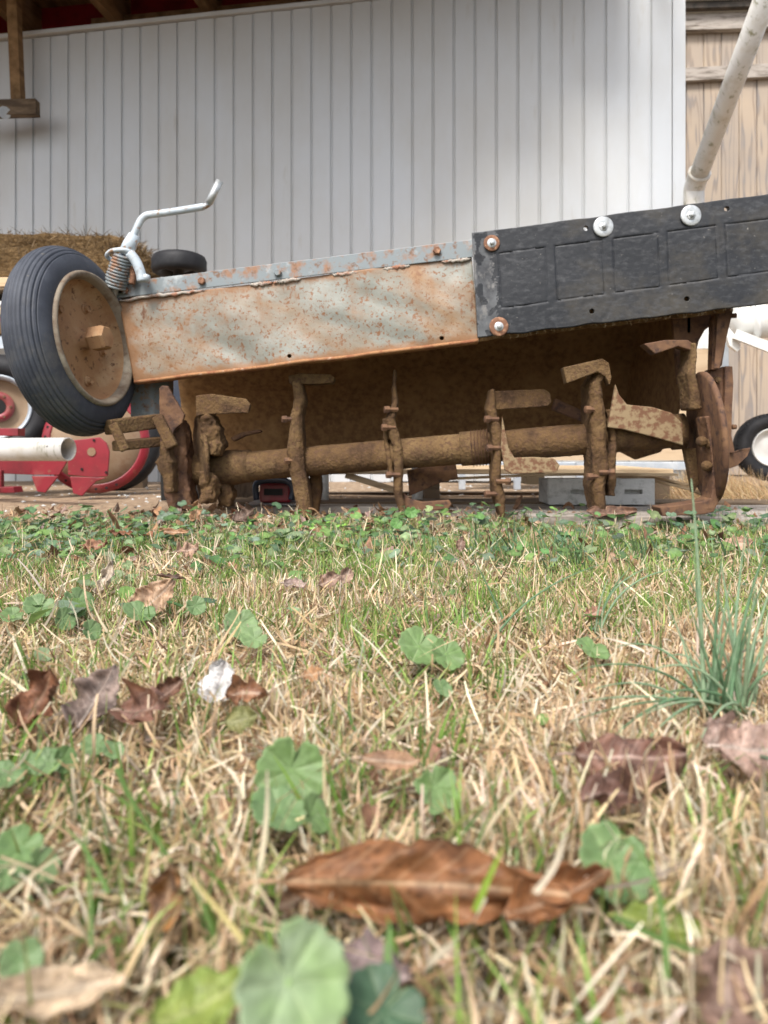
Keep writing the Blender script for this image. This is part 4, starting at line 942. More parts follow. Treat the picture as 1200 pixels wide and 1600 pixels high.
dead_leaf('dull yellow-green oval leaf below the silvery leaf', 378, 1124, .45, .022, .018, .1, -.2, .9, (.24, .23, .09), (.18, .19, .07), (.3, .3, .15), bend=.4, cup=.4, wave=.2, seed=26, mat='leaf', cat='leaf')
dead_leaf('tan upright leaf catching light at left among ground ivy', 243, 936, .80, .062, .044, .35, -.75, 1.0, TA1, TA2, (.52, .4, .3), bend=.5, cup=.7, wave=.25, seed=28)
dead_leaf('pale cream leaf curled into a tube at left', 168, 905, .93, .052, .024, 1.0, -1.1, .4, (.58, .50, .40), (.44, .35, .27), (.5, .4, .3), bend=.6, cup=1.5, wave=.3, seed=30)
dead_leaf('brown twiggy curled leaf behind the tan upright leaf', 268, 903, .90, .040, .012, -.1, .1, .4, GR2, DK1, (.3, .22, .15), bend=.3, cup=1.6, wave=.2, seed=31)
dead_leaf('light brown twisted leaf at the foot of the mud-caked tiller end', 308, 800, 1.56, .055, .034, 1.0, -1.2, .3, (.46, .27, .15), (.30, .16, .09), (.5, .35, .24), bend=.9, cup=1.0, wave=.4, seed=33)
dead_leaf('dark brown dried leaf standing in the weeds below the left tine', 382, 806, 1.50, .056, .040, .2, -.5, .9, (.17, .11, .08), (.10, .065, .05), (.25, .18, .13), bend=.7, cup=.8, wave=.4, seed=34)
dead_leaf('reddish brown leaf lying in the ground ivy at left', 150, 854, 1.25, .045, .032, .2, -.1, .5, (.36, .18, .10), (.26, .13, .08), (.42, .28, .2), bend=.8, cup=.8, wave=.4, seed=35)
dead_leaf('pinkish tan leaf lying in the weeds below the dark dried leaf', 293, 860, 1.20, .040, .034, .5, -.1, .7, (.46, .30, .21), (.36, .23, .16), (.5, .38, .3), bend=.5, cup=.5, wave=.3, seed=37)
dead_leaf('orange scrap of leaf in the weeds right of the reddish leaf', 272, 832, 1.34, .06, .018, .0, .05, .8, (.42, .24, .13), (.32, .17, .09), (.5, .36, .25), bend=.5, cup=.9, wave=.3, seed=38)
dead_leaf('brown pointed leaf in mid lawn, left one of a touching pair', 515, 908, .90, .032, .024, .3, -.4, .9, (.36, .24, .18), (.27, .17, .13), (.48, .38, .3), bend=.7, cup=.8, wave=.3, seed=40)
dead_leaf('pale brown folded leaf in mid lawn, right one of a touching pair', 540, 902, .92, .028, .022, 1.1, -.7, .6, (.42, .30, .23), (.32, .21, .16), (.5, .4, .32), bend=.8, cup=1.0, wave=.3, seed=41)
dead_leaf('faded pink leaf left of the touching pair in mid lawn', 462, 914, .90, .032, .018, -.1, 0, .7, (.42, .31, .27), (.32, .23, .19), (.5, .4, .34), bend=.6, cup=.7, wave=.3, seed=42)
dead_leaf('small pink and orange leaf in the straw right of centre', 928, 958, .74, .022, .018, .2, -.3, .9, (.48, .27, .19), (.36, .19, .13), (.5, .36, .28), bend=.8, cup=.7, wave=.4, seed=44)
dead_leaf('small brown leaf upright in the grass below the middle tine', 720, 851, 1.26, .030, .022, 1.2, -1.1, .3, (.34, .22, .16), (.26, .16, .12), (.4, .3, .24), bend=.6, cup=1.1, wave=.3, seed=45)
dead_leaf('dark brown leaf lying against a right tine tip on the boards', 955, 802, 1.58, .12, .040, .05, .0, .75, (.20, .11, .07), (.14, .08, .055), (.3, .2, .15), bend=.3, cup=.6, wave=.2, seed=46)
dead_leaf('peach coloured leaf flat in the grass near the right board end', 1150, 851, 1.22, .055, .035, -.1, 0, .6, (.52, .34, .24), (.42, .27, .18), (.55, .42, .34), bend=.4, cup=.4, wave=.3, seed=47)
dead_leaf('orange-brown leaf beneath the straw in the middle of the lawn', 612, 1190, .385, .034, .014, -.15, 0, .5, (.34, .20, .11), (.26, .14, .08), (.46, .34, .24), bend=.3, cup=.4, wave=.2, seed=48)
dead_leaf('amber curled leaf scrap standing left of the long orange leaf', 262, 1400, .262, .024, .016, 1.3, -1.2, .3, (.34, .16, .05), (.16, .10, .075), (.4, .26, .16), bend=1.4, cup=1.0, wave=.5, seed=50)
dead_leaf('broad tan leaf lying flat at the bottom left', 92, 1552, .215, .040, .016, .18, -.05, .35, (.48, .37, .25), (.38, .27, .17), (.54, .44, .32), bend=.3, cup=.4, wave=.2, seed=52)
dead_leaf('mauve brown leaf beside the large round green leaf', 572, 1518, .222, .030, .022, -.3, 0, .45, (.28, .21, .20), (.20, .14, .13), (.36, .28, .26), bend=.4, cup=.4, wave=.2, seed=54)
dead_leaf('brown crumpled leaf at the bottom right corner', 1135, 1545, .215, .030, .024, 1.1, -.7, .4, (.33, .22, .17), (.22, .14, .11), (.42, .32, .26), bend=.9, cup=.8, wave=.5, seed=55)
dead_leaf('yellow-green leaf under the grass at lower right', 1035, 1447, .25, .028, .016, -.35, 0, .5, (.20, .26, .045), (.15, .20, .04), (.3, .34, .1), bend=.4, cup=.3, wave=.2, seed=56, mat='leaf', cat='leaf')
dead_leaf('yellow-green curved leaf at the bottom beside the large round leaf', 322, 1566, .20, .030, .018, .5, -.2, .4, (.28, .34, .08), (.2, .27, .06), (.36, .4, .14), bend=.6, cup=.5, wave=.2, seed=57, mat='leaf', cat='leaf')
dead_leaf('dark twisted leaf scrap just left of the long orange leaf', 452, 1412, .262, .022, .010, .3, -.3, .6, (.20, .12, .07), (.10, .06, .04), (.26, .18, .12), bend=1.6, cup=1.2, wave=.5, seed=59)
dead_leaf('orange flake of leaf in the straw right of the silvery leaf', 490, 1053, .54, .018, .013, .3, -.2, .6, (.46, .26, .13), (.36, .2, .1), (.5, .36, .24), bend=.5, cup=.6, wave=.3, seed=60)
dead_leaf('rusty leaf fragment in the ground ivy below the far left dirt', 190, 835, 1.36, .05, .016, -.1, 0, .5, (.28, .12, .06), (.2, .09, .05), (.36, .22, .14), bend=.7, cup=1, wave=.4, seed=61)

# ------------------------------------------------------------------ broad green leaves
def round_leaf(par, c, r, tilt, az, col, col2, name='leaf', teeth=14, cupk=.18, depth=.45, lobed=0.0):
    """tilt: leaf face turned from straight up towards the camera"""
    na, nr = 84, 10; Mx = Matrix.Rotation(az * .25, 3, 'Y') @ Matrix.Rotation(tilt, 3, 'X') @ Matrix.Rotation(az, 3, 'Z'); v = [Mx @ Vector((0, 0, 0)) + c]; cols = [tuple(k * 1.35 for k in col)]
    for i in range(1, nr + 1):
        f = i / nr
        for j in range(na):
            a = 2 * math.pi * j / na; dn = math.pi - abs(a - math.pi)
            R_ = r * (1 - depth * math.exp(-(dn / .2) ** 2)) * (1 + .085 * abs(math.sin(a * teeth / 2)) + .05 * noise.noise(Vector((a * 1.5, r * 900, 1)))) * (1 - lobed * abs(math.sin(a * 2.5)) ** 2)
            R_ *= 1 + .10 * math.cos(a - math.pi)
            vr = abs(math.sin((a - math.pi) * 3.5 * .9)); vein = max(0, 1 - vr / (.10 + .10 / (f * 6 + .3)))
            z = r * (cupk * f * f + .13 * f * vr ** .6 + .07 * f * noise.noise(Vector((math.cos(a) * 1.6 * f, math.sin(a) * 1.6 * f, r * 700))) - .02)
            v.append(Mx @ Vector((R_ * f * math.cos(a), R_ * f * math.sin(a), z)) + c)
            t = min(1, max(0, .5 + .8 * noise.noise(Vector((math.cos(a) * f * 2, math.sin(a) * f * 2, r * 333))))); cc = [col[k] * (1 - t) + col2[k] * t for k in range(3)]
            k2 = vein * .75 * (1 - .4 * f); cc = [cc[k] * (1 - k2) + k2 * (.40, .48, .26)[k] for k in range(3)]; cols.append(cc)
    f = [(0, 1 + j, 1 + (j + 1) % na) for j in range(na)]
    for i in range(nr - 1):
        f += [(1 + i * na + j, 1 + (i + 1) * na + j, 1 + (i + 1) * na + (j + 1) % na, 1 + i * na + (j + 1) % na) for j in range(na)]
    o = mobj(name, v, f, M['leaf'], par, True, cols)
    m = o.modifiers.new('s', 'SOLIDIFY'); m.thickness = .0003
    g = Vector((par.location.x, par.location.y, -.022)); mid = (c + g) / 2 + Vector((0, .004, .003))
    cols2 = None; tv, tf = tube(smoothpts([c, mid, g], 5), .0009, 6); mobj('leaf_stalk', tv, tf, M['leaf'], par, True, [tuple(k * 1.3 for k in col)] * len(tv))
    return o
G1, G2 = (.16, .26, .085), (.21, .31, .13)
B1, B2 = (.14, .235, .09), (.21, .30, .14)
def plant(label, leaves, z=.012, cat='weed'):
    px, py, r = leaves[0][:3]; Y = gy(py, z); c = P(px, py, Y); e = empty('violet_plant', (c.x, c.y + .006, -.02)); tag(e, label, cat, 'broad-leaved weeds in the lawn')
    for L in leaves:
        px, py, rp, tilt, az, ca, cb = L[:7]; zz = L[7] if len(L) > 7 else z; Y = gy(py, zz); lob = L[8] if len(L) > 8 else 0
        EX.append((px, rp * .9, Y)); round_leaf(e, P(px, py, Y), rp * Y / F, tilt, az, ca, cb, lobed=lob)
plant('upright scalloped round leaf with two flat leaves below it, left of centre', [(455, 1203, 52, 1.15, 1.8, G1, G2, .012), (438, 1268, 44, .25, 1.0, B1, B2, .008), (487, 1273, 30, .3, 4.0, G1, G2, .008)])
plant('large blurred round leaf nearest the camera at the bottom', [(450, 1534, 86, .85, 2.7, (.25, .36, .15), (.30, .38, .24), .030)])
plant('round veined leaf right of the long orange leaf', [(958, 1346, 56, .75, 1.3, B1, G2, .012)])
plant('small lobed pale leaf above the long orange leaf', [(680, 1230, 38, .8, 2.4, G2, G1, .012, .22)])
plant('three-part leaf low at the left above the straw', [(75, 1192, 24, .5, .5, B1, B2, .008), (52, 1190, 20, .5, 2.2, B1, G1, .008), (97, 1188, 20, .5, 4.2, B1, G1, .008)])
plant('flat green leaf in the straw right of centre', [(925, 1016, 25, .35, 1.2, G2, G1, .012)])
plant('pair of folded leaves in mid lawn above centre straw', [(655, 1010, 32, .7, 1.4, G1, G2, .016), (697, 1022, 26, .7, 1.9, G1, G2, .014)])
plant('dark leaf low at the left edge beside the fallen blades', [(32, 1325, 34, .6, 1.4, B1, G1, .004)])
plant('small veined leaf near the bottom left edge', [(33, 1498, 30, .7, 2.2, B1, B2, .012)])
plant('flat leaf cut by the left edge above the straw mat', [(5, 1214, 30, .2, 1.2, B1, B2, .006)])
plant('dark blurred leaf at the bottom beside the large round leaf', [(600, 1578, 62, .5, 1.0, (.06, .12, .06), (.09, .15, .09), .012)])
plant('ivy leaves in shade left of the tan upright leaf', [(62, 948, 22, .6, 1.5, B1, B2, .014), (120, 940, 24, .4, 3.0, B1, B2, .012), (98, 968, 18, .5, 4.0, B1, B2, .01), (20, 962, 16, .5, 1, G1, B2, .01)])
plant('flat ivy leaves between the tan leaf and the straw', [(218, 958, 24, .3, 1.5, B1, B2, .014), (305, 946, 15, .8, 3.0, B1, B2, .018), (140, 985, 16, .5, 4.0, B1, B2, .01)])
plant('pale ribbed leaf in straw left of centre', [(375, 975, 26, .7, 2.2, G2, B2, .014), (398, 998, 20, .6, .8, G2, B2, .012)])
plant('little bright round leaf standing in front of the rotor', [(642, 800, 9, 1.2, 2.2, (.12, .26, .07), (.15, .3, .08), .045), (620, 818, 9, 1.0, 1.0, (.12, .26, .07), (.15, .3, .08), .03)])
plant('low purple-stemmed leaf by the onion clump foot', [(690, 1075, 16, .5, 2.2, B1, B2, .01), (960, 1180, 18, .5, 2, G1, G2, .004)])
plant('two small leaves at the left below the dark cupped leaf', [(150, 1165, 20, .4, 1, B1, B2, .006), (178, 1172, 15, .5, 2, B1, B2, .006)])
plant('rounded dark leaves in the shade at lower left corner', [(60, 1355, 28, .5, 3.4, B1, B2, .0), (10, 1370, 24, .4, 2.0, B1, B2, .0)])

# ------------------------------------------------------------------ wild onion clump
ON = [(.19, .31, .17), (.25, .37, .22), (.14, .25, .13), (.30, .41, .25)]
def onion(par, p0, pm_, p1, r, k=14):
    pts = []
    for i in range(k + 1):
        t = i / k; pts.append(p0 * (1 - t) ** 2 + pm_ * 2 * t * (1 - t) + p1 * t * t)
    c = random.choice(ON); v, f = tube(pts, [r * (1 - .8 * (i / k) ** 2.2) for i in range(k + 1)], 7)
    cols = []
    for i in range(k + 1): cols += [tuple(q * (1.15 if i < 3 else 1) for q in c)] * 7
    mobj('blade', v, f, M['leaf'], par, True, cols)
oc = P(1150, 1125, .47); on = empty('wild_onion', (oc.x, oc.y, -.02)); tag(on, 'tall blue-green wild onion clump at the right edge of the lawn', 'wild onion')
tips = [(1080, 748, .46, .0014, 0), (1128, 866, .47, .0012, 0), (1164, 838, .49, .0012, 0), (1205, 835, .47, .0013, 0), (1182, 912, .45, .0012, 0), (1142, 910, .47, .0011, 0), (1110, 905, .50, .001, 0), (1062, 885, .50, .0009, 0), (1222, 880, .49, .0012, 0), (1098, 965, .45, .001, 0), (1170, 960, .5, .001, 0), (1236, 940, .46, .001, 0), (1154, 990, .44, .001, 0), (1125, 1000, .48, .001, 0), (1195, 995, .5, .001, 0), (1060, 985, .47, .0009, 0), (1080, 1010, .5, .0009, 0), (1040, 940, .5, .0008, 0),
        (888, 1052, .44, .0009, 1), (905, 1098, .42, .001, 1), (890, 1128, .40, .0009, 1), (925, 1078, .46, .0009, 1), (960, 1012, .5, .0009, 1), (1000, 1120, .40, .0011, 1), (940, 1170, .385, .001, 1), (985, 1190, .38, .001, 1), (1012, 1050, .45, .001, 1), (1250, 1060, .46, .001, 1), (1080, 1188, .39, .001, 1), (1260, 1010, .47, .001, 1), (1035, 1030, .5, .0009, 1), (1010, 1090, .43, .001, 1)]
for tx, ty, Y, r, kind in tips:
    bx = random.gauss(1148, 24); p0 = P(bx, 1128 + random.uniform(-14, 10), .47 + random.uniform(-.012, .012)); p1 = P(tx, ty, Y)
    if kind == 0: pm_ = P(lerp(bx, tx, .22), lerp(1120, ty, .55), Y)
    else: pm_ = P(lerp(bx, tx, .38), min(ty, 1100) - random.uniform(25, 60), (Y + .47) / 2)
    onion(on, p0, pm_, p1, r)
for i in range(12):
    bx = random.gauss(1150, 22); t = P(bx + random.gauss(5, 40), random.uniform(850, 1050), .47 + random.gauss(0, .02)); p0 = P(bx, 1126 + random.uniform(-14, 10), .47 + random.uniform(-.015, .015))
    onion(on, p0, (p0 + t) / 2 + Vector((random.gauss(0, .003), 0, .01)), t, random.uniform(.0007, .0012), 10)
on2 = empty('wild_onion', (P(935, 995, .65).x, .65, -.02)); tag(on2, 'thin arching wild onion sprig right of centre in the straw', 'wild onion')
for a in (((934, 992), (940, 930), (985, 887)), ((938, 992), (935, 915), (1015, 886)), ((930, 990), (934, 940), (950, 905)), ((936, 994), (960, 900), (1060, 888))):
    onion(on2, P(*a[0], .65), P(*a[1], .65), P(*a[2], .65), .0010)
on3 = empty('wild_onion', (P(770, 1010, .62).x, .62, -.02)); tag(on3, 'long bent onion stem sweeping up across the centre of the lawn', 'wild onion')
onion(on3, P(760, 1020, .62), P(810, 920, .62), P(945, 880, .63), .0010); onion(on3, P(788, 972, .66), P(770, 930, .66), P(739, 870, .66), .0010)

# long green and dry stems close to the lens
def stem_thing(label, pts, Y, w, col, cat='grass blade', name='grass_blade'):
    q = smoothpts([P(p[0], p[1], (p[2] if len(p) > 2 else Y)) for p in pts], 6); n = len(q); v = []; f = []; cols = []
    for i, p in enumerate(q):
        t = i / (n - 1); tg = (q[min(i + 1, n - 1)] - q[max(i - 1, 0)]).normalized(); s = tg.cross(Vector((.1, 1, .1))).normalized() * w / 2 * (1 - .85 * t ** 2.5) ; nrm = s.cross(tg).normalized()
        v += [p - s, p + nrm * w * .15, p + s]; k = random.uniform(.92, 1.08); cols += [tuple(c * k for c in col)] * 3
    for i in range(n - 1):
        b = i * 3; f += [(b, b + 1, b + 4, b + 3), (b + 1, b + 2, b + 5, b + 4)]
    base = Vector(v[1]); o = mobj(name, [Vector(x) - base for x in v], f, M['blade'], None, True, cols); o.location = base
    return tag(o, label, cat)
DG = (.12, .21, .06); YG = (.24, .36, .05); ST = (.52, .42, .28)
stem_thing('green grass blade slanting down across the straw at left', [(262, 1345), (230, 1290), (200, 1240), (182, 1200)][::-1], .30, .0022, DG)
stem_thing('long green blade leaning over the straw mat at left centre', [(268, 1345, .29), (215, 1270, .31), (160, 1225, .33), (125, 1205, .34)], .3, .0018, DG)
stem_thing('green blade left of the straw gap, steeply slanted', [(170, 1395, .26), (135, 1330, .27), (100, 1290, .28)], .27, .0022, DG)
stem_thing('upright green stem left of the amber curled leaf', [(142, 1480, .23), (140, 1380, .235), (128, 1260, .24)], .24, .0013, DG)
stem_thing('bright yellow-green blade in front of the long orange leaf', [(742, 1425, .235), (760, 1380, .235), (785, 1325, .235)], .235, .0024, YG)
stem_thing('bent green blade crossing below the yellow-green leaf', [(960, 1432, .23), (1040, 1470, .225), (1100, 1490, .22), (1180, 1515, .22)], .23, .0020, DG)
stem_thing('tall green blade bending beside the round veined leaf', [(1042, 1530, .22), (1035, 1430, .225), (1010, 1350, .23), (940, 1270, .25)], .22, .0018, DG)
stem_thing('upright green blade at the bottom right of the large round leaf', [(622, 1560, .21), (606, 1500, .215), (610, 1440, .22)], .21, .0028, DG)
stem_thing('short upright green blade in mid lawn', [(552, 1140, .42), (545, 1100, .42), (550, 1040, .42)], .42, .0016, DG)
stem_thing('pale dry stem leaning towards the long orange leaf', [(432, 1432, .24), (395, 1370, .245), (350, 1290, .25), (318, 1200, .26)], .24, .0013, ST, 'dry stem', 'dry_stem')
stem_thing('yellowish dry stalk pointing at the large round leaf', [(380, 1470, .215), (340, 1420, .22), (290, 1365, .225)], .22, .0022, (.5, .42, .18), 'dry stem', 'dry_stem')
stem_thing('white straw crossing the right end of the long orange leaf', [(836, 1395, .225), (868, 1350, .225), (886, 1290, .225)], .225, .0019, (.68, .60, .46), 'dry stem', 'dry_stem')
stem_thing('long pale straw running from the dark scrap to the right', [(365, 1408, .225), (430, 1440, .222), (520, 1475, .22), (600, 1500, .21)], .22, .0011, ST, 'dry stem', 'dry_stem')
stem_thing('grey twig ending at the round veined leaf', [(945, 1388, .25), (1020, 1372, .25), (1092, 1336, .25)], .25, .0013, (.28, .22, .19), 'twig', 'twig')
stem_thing('thin straw lying across the lower left corner', [(0, 1338, .27), (70, 1365, .265), (135, 1400, .26)], .27, .0012, ST, 'dry stem', 'dry_stem')

# ------------------------------------------------------------------ the grass itself
STRAW = [(.64, .49, .30), (.54, .39, .225), (.76, .65, .47), (.38, .25, .14), (.20, .125, .07), (.60, .525, .39)]
def far(y): return np.clip((y - .85) / .5, 0, 1)
parts = []
# thatch lying down
def clear(xy, y_lo, y_hi, p):
    """grass thinned where a leaf lies on it"""
    px = 600 + F * xy[:, 0] / xy[:, 1]; k = np.ones(len(xy), bool)
    for ex, hw, Y in EX: k &= ~((np.abs(px - ex) < hw) & (xy[:, 1] > Y - y_lo) & (xy[:, 1] < Y + y_hi) & (rng.random(len(xy)) < p))
    return xy[k]
def thatch(n, segs, y0, y1, **kw):
    xy = clear(scatter(n, y0, y1, **kw), .015, .02, .5); N = len(xy)
    L = rng.uniform(.012, .042, N); W = rng.uniform(.0008, .0022, N)
    z0 = soil(xy[:, 0], xy[:, 1]) + rng.uniform(.001, .020, N) * (1 - .3 * far(xy[:, 1]))
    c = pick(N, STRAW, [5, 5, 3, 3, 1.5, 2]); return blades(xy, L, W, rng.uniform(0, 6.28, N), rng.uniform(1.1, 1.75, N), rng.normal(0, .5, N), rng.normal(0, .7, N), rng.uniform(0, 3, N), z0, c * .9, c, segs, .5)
parts.append(thatch(30000, 5, .12, .8)); parts.append(thatch(26000, 3, .8, 1.75))
def coarse(n, y0, y1):
    xy = clear(scatter(n, y0, y1), .05, .01, .6); N = len(xy); c = pick(N, STRAW, [5, 4, 5, 2, 1, 4])
    return blades(xy, rng.uniform(.025, .06, N), rng.uniform(.0012, .0026, N), rng.uniform(0, 6.28, N), rng.uniform(.3, 1.5, N), rng.normal(.5, .7, N), rng.normal(0, 1.3, N), rng.uniform(0, 3, N), soil(xy[:, 0], xy[:, 1]) + rng.uniform(.004, .02, N), c * .9, c, 7, .6)
parts.append(coarse(1500, .15, .75)); parts.append(coarse(700, .6, 1.2))
# dry upright, curled, in tufts
def dry(n, segs, y0, y1, **kw):
    xy = scatter(n, y0, y1, **kw); cl = vnoise(xy[:, 0], xy[:, 1], 16, 3); cb = vnoise(xy[:, 0], xy[:, 1], 5, 4)
    keep = rng.random(n) < np.clip((cl * .7 + cb * .8) - .22, .06, 1) * (1 - .55 * far(xy[:, 1])); xy = clear(xy[keep], .045, .008, .62); N = len(xy)
    L = rng.uniform(.010, .036, N) * (.55 + 1.0 * vnoise(xy[:, 0], xy[:, 1], 12, 8)) * (1 - .3 * far(xy[:, 1])); W = rng.uniform(.0010, .0030, N)
    c = pick(N, STRAW, [5, 5, 4, 2.5, 1, 2]); z0 = soil(xy[:, 0], xy[:, 1]) + rng.uniform(0, .006, N)
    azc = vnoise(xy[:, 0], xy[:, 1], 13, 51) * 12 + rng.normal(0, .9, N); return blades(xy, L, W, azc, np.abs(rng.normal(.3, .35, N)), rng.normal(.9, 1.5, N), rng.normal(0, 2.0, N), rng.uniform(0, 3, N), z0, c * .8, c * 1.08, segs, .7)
parts.append(dry(140000, 5, .12, .85)); parts.append(dry(52000, 4, .8, 1.7))
def faredge(n):
    xy = scatter(n, 1.05, 1.68); N = len(xy); c = pick(N, STRAW, [4, 4, 4, 2, 2, 3])
    return blades(xy, rng.uniform(.02, .05, N), rng.uniform(.0014, .003, N), rng.uniform(0, 6.28, N), rng.uniform(.1, 1.3, N), rng.normal(.5, 1.0, N), rng.normal(0, 1, N), rng.uniform(0, 3, N), soil(xy[:, 0], xy[:, 1]) + rng.uniform(0, .014, N), c * .85, c, 5)
parts.append(faredge(3800))
# stubbly wider ground to the sides
def sides(n):
    y = rng.uniform(.1, 1.9, n); x = rng.uniform(.13, 1.5, n) + .56 * y; x *= rng.choice([-1, 1], n); return np.stack([x, y], 1)
xy = sides(48000); N = len(xy); c = pick(N, STRAW, [5, 5, 3, 3, 1, 2])
parts.append(blades(xy, rng.uniform(.02, .05, N), rng.uniform(.0014, .003, N), rng.uniform(0, 6.28, N), rng.uniform(.1, 1.5, N), rng.normal(.6, .8, N), rng.normal(0, 1, N), rng.uniform(0, 3, N), soil(xy[:, 0], xy[:, 1]), c * .8, c, 3))
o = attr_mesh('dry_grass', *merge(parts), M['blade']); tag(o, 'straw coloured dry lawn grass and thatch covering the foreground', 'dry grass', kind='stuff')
# green blades
GREEN = [(.16, .27, .05), (.24, .38, .08), (.11, .20, .05), (.34, .44, .12), (.17, .27, .10)]
parts = []
def green(n, segs, y0, y1, thr, Lm, **kw):
    xy = scatter(n, y0, y1, **kw); cl = vnoise(xy[:, 0], xy[:, 1], 11, 21) * .6 + vnoise(xy[:, 0], xy[:, 1], 30, 22) * .5
    xy = clear(xy[(cl > thr)], .04, .006, .7); N = len(xy); c = pick(N, GREEN, [4, 4, 3, 2, 2])
    L = rng.uniform(.018, .048, N) * Lm; W = rng.uniform(.0012, .0030, N)
    tip = c.copy(); y = rng.random(N) < .25; tip[y] = tip[y] * .4 + np.array([.42, .33, .16]) * .6
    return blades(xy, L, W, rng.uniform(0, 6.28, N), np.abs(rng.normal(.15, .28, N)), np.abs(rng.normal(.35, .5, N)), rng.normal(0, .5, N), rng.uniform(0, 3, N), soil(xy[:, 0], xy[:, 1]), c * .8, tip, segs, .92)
parts.append(green(13500, 6, .15, .8, .50, 1.1)); parts.append(green(27000, 4, .7, 1.30, .49, 1.0)); parts.append(green(15000, 4, 1.15, 1.62, .46, .95))
xy = sides(16000); N = len(xy); c = pick(N, GREEN, [4, 4, 3, 2, 2])
parts.append(blades(xy, rng.uniform(.02, .05, N), rng.uniform(.0015, .003, N), rng.uniform(0, 6.28, N), rng.uniform(.1, .6, N), rng.normal(.6, .5, N), rng.normal(0, 1, N), rng.uniform(0, 3, N), soil(xy[:, 0], xy[:, 1]), c * .8, c, 3))
# tufts of long blades at the lawn edge, below the boards
for (px, py, k, h) in ((800, 840, 26, .085), (770, 845, 16, .07), (905, 850, 30, .075), (960, 842, 20, .06), (455, 830, 16, .05), (855, 845, 18, .07), (700, 845, 14, .06), (30, 815, 14, .06), (210, 812, 10, .05), (1080, 850, 16, .05), (560, 835, 18, .06), (340, 830, 16, .055), (120, 825, 14, .055), (640, 840, 14, .06), (1010, 845, 22, .065), (1160, 850, 20, .07), (870, 860, 20, .06), (735, 835, 12, .08)):
    y = gy(py + 22); c0 = P(px, py, y); xy = np.stack([c0.x + rng.normal(0, .016, k), y + rng.normal(0, .02, k)], 1); N = k; c = pick(N, [(.10, .18, .09), (.16, .27, .10), (.2, .3, .13)], [3, 3, 2])
    parts.append(blades(xy, rng.uniform(.6, 1.15, N) * h, rng.uniform(.0028, .0045, N), rng.uniform(0, 6.28, N), np.abs(rng.normal(.15, .2, N)), rng.uniform(.1, .9, N), rng.normal(0, .3, N), rng.uniform(0, 3, N), soil(xy[:, 0], xy[:, 1]), c * .8, c, 6, .95))
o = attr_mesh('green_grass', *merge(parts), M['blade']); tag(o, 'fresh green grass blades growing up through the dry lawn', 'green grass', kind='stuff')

# ground cover of small rounded leaves (ground ivy, clover)
def rosette(n, y0, y1, prob, rmin, rmax, cols):
    xy = scatter(n * 2, y0, y1); keep = rng.random(len(xy)) < prob(xy[:, 0], xy[:, 1]); xy = xy[keep][:n]; N = len(xy)
    r = rng.uniform(rmin, rmax, N); z = soil(xy[:, 0], xy[:, 1]) + rng.uniform(.012, .040, N); c = pick(N, cols, [1] * len(cols), .15)
    k = 10; a = np.linspace(0, 2 * np.pi, k, endpoint=False); rad = np.where(np.arange(k) == 0, .35, np.where(np.arange(k) % 2 == 0, 1, .93))
    nrm = np.stack([rng.normal(0, .32, N), rng.normal(-.25, .32, N), np.ones(N)], 1); nrm /= np.linalg.norm(nrm, axis=1)[:, None]
    th = rng.uniform(0, 6.28, N); u = np.stack([np.cos(th), np.sin(th), np.zeros(N)], 1); u -= nrm * (u * nrm).sum(1)[:, None]; u /= np.linalg.norm(u, axis=1)[:, None]; w = np.cross(nrm, u)
    V = np.zeros((N, 2 * k + 1, 3)); c0 = np.stack([xy[:, 0], xy[:, 1], z], 1); V[:, 0] = c0 - nrm * (r * .12)[:, None]
    for i in range(k):
        for q, f in ((1 + i, .55), (1 + k + i, 1.0)):
            rr = (r * rad[i] * f)[:, None]; V[:, q] = c0 + (u * np.cos(a[i]) + w * np.sin(a[i])) * rr + nrm * (r * (.05 * (f == 1) + .08 * f * math.cos(2 * a[i])))[:, None] + nrm * (rng.normal(0, .05, N) * r)[:, None]
    tri = []
    for i in range(k):
        j = (i + 1) % k; tri.append((0, 1 + i, 1 + j, 1 + j)); tri.append((1 + i, 1 + k + i, 1 + k + j, 1 + j))
    Q = [t for t in tri if len(set(t)) == 4]; 
    # fan faces as quads over pairs
    fan = [(0, 1 + i, 1 + (i + 1) % k, 1 + (i + 2) % k) for i in range(0, k, 2)]
    Fq = np.array(Q + fan); Fq = (np.arange(N)[:, None, None] * (2 * k + 1) + Fq[None]).reshape(-1, 4)
    C = np.repeat(c[:, None, :], 2 * k + 1, 1); C[:, 0] *= 1.35; C[:, 1 + k:] *= .92
    st = blades(xy + rng.normal(0, .004, (N, 2)), z - soil(xy[:, 0], xy[:, 1]) + .002, np.full(N, .0011), rng.uniform(0, 6.28, N), np.full(N, .05), rng.uniform(0, .2, N), np.zeros(N), np.zeros(N), soil(xy[:, 0], xy[:, 1]), c * 1.1, c * 1.1, 2, .1)
    return [(V.reshape(-1, 3), Fq, C.reshape(-1, 3)), st]
COV = [(.09, .17, .06), (.13, .23, .075), (.11, .18, .10), (.18, .29, .09), (.16, .22, .15), (.24, .32, .16)]
def pfar(x, y): return np.clip((y - .98) / .30, 0, 1) * np.clip(vnoise(x, y, 9, 31) * 1.3 - .1 - .22 * (x > .1), .08, 1)
def pleft(x, y): return np.clip((-x - .05) * 2.2, 0, .8) * np.clip((y - .6) / .2, 0, 1) * (vnoise(x, y, 10, 33) > .40)
def pall(x, y): return .10 * (vnoise(x, y, 14, 35) > .5) + 0 * x
parts = rosette(2900, .95, 1.66, pfar, .004, .012, COV) + rosette(700, .6, 1.2, pleft, .006, .013, COV) + rosette(420, .3, 1.2, pall, .004, .009, COV)
def pedge(x, y): return np.clip(.25 + .9 * (vnoise(x, y, 7, 41) - .35), 0, 1)
keep_soil = soil
def soil(x, y): return keep_soil(x, y) + .022
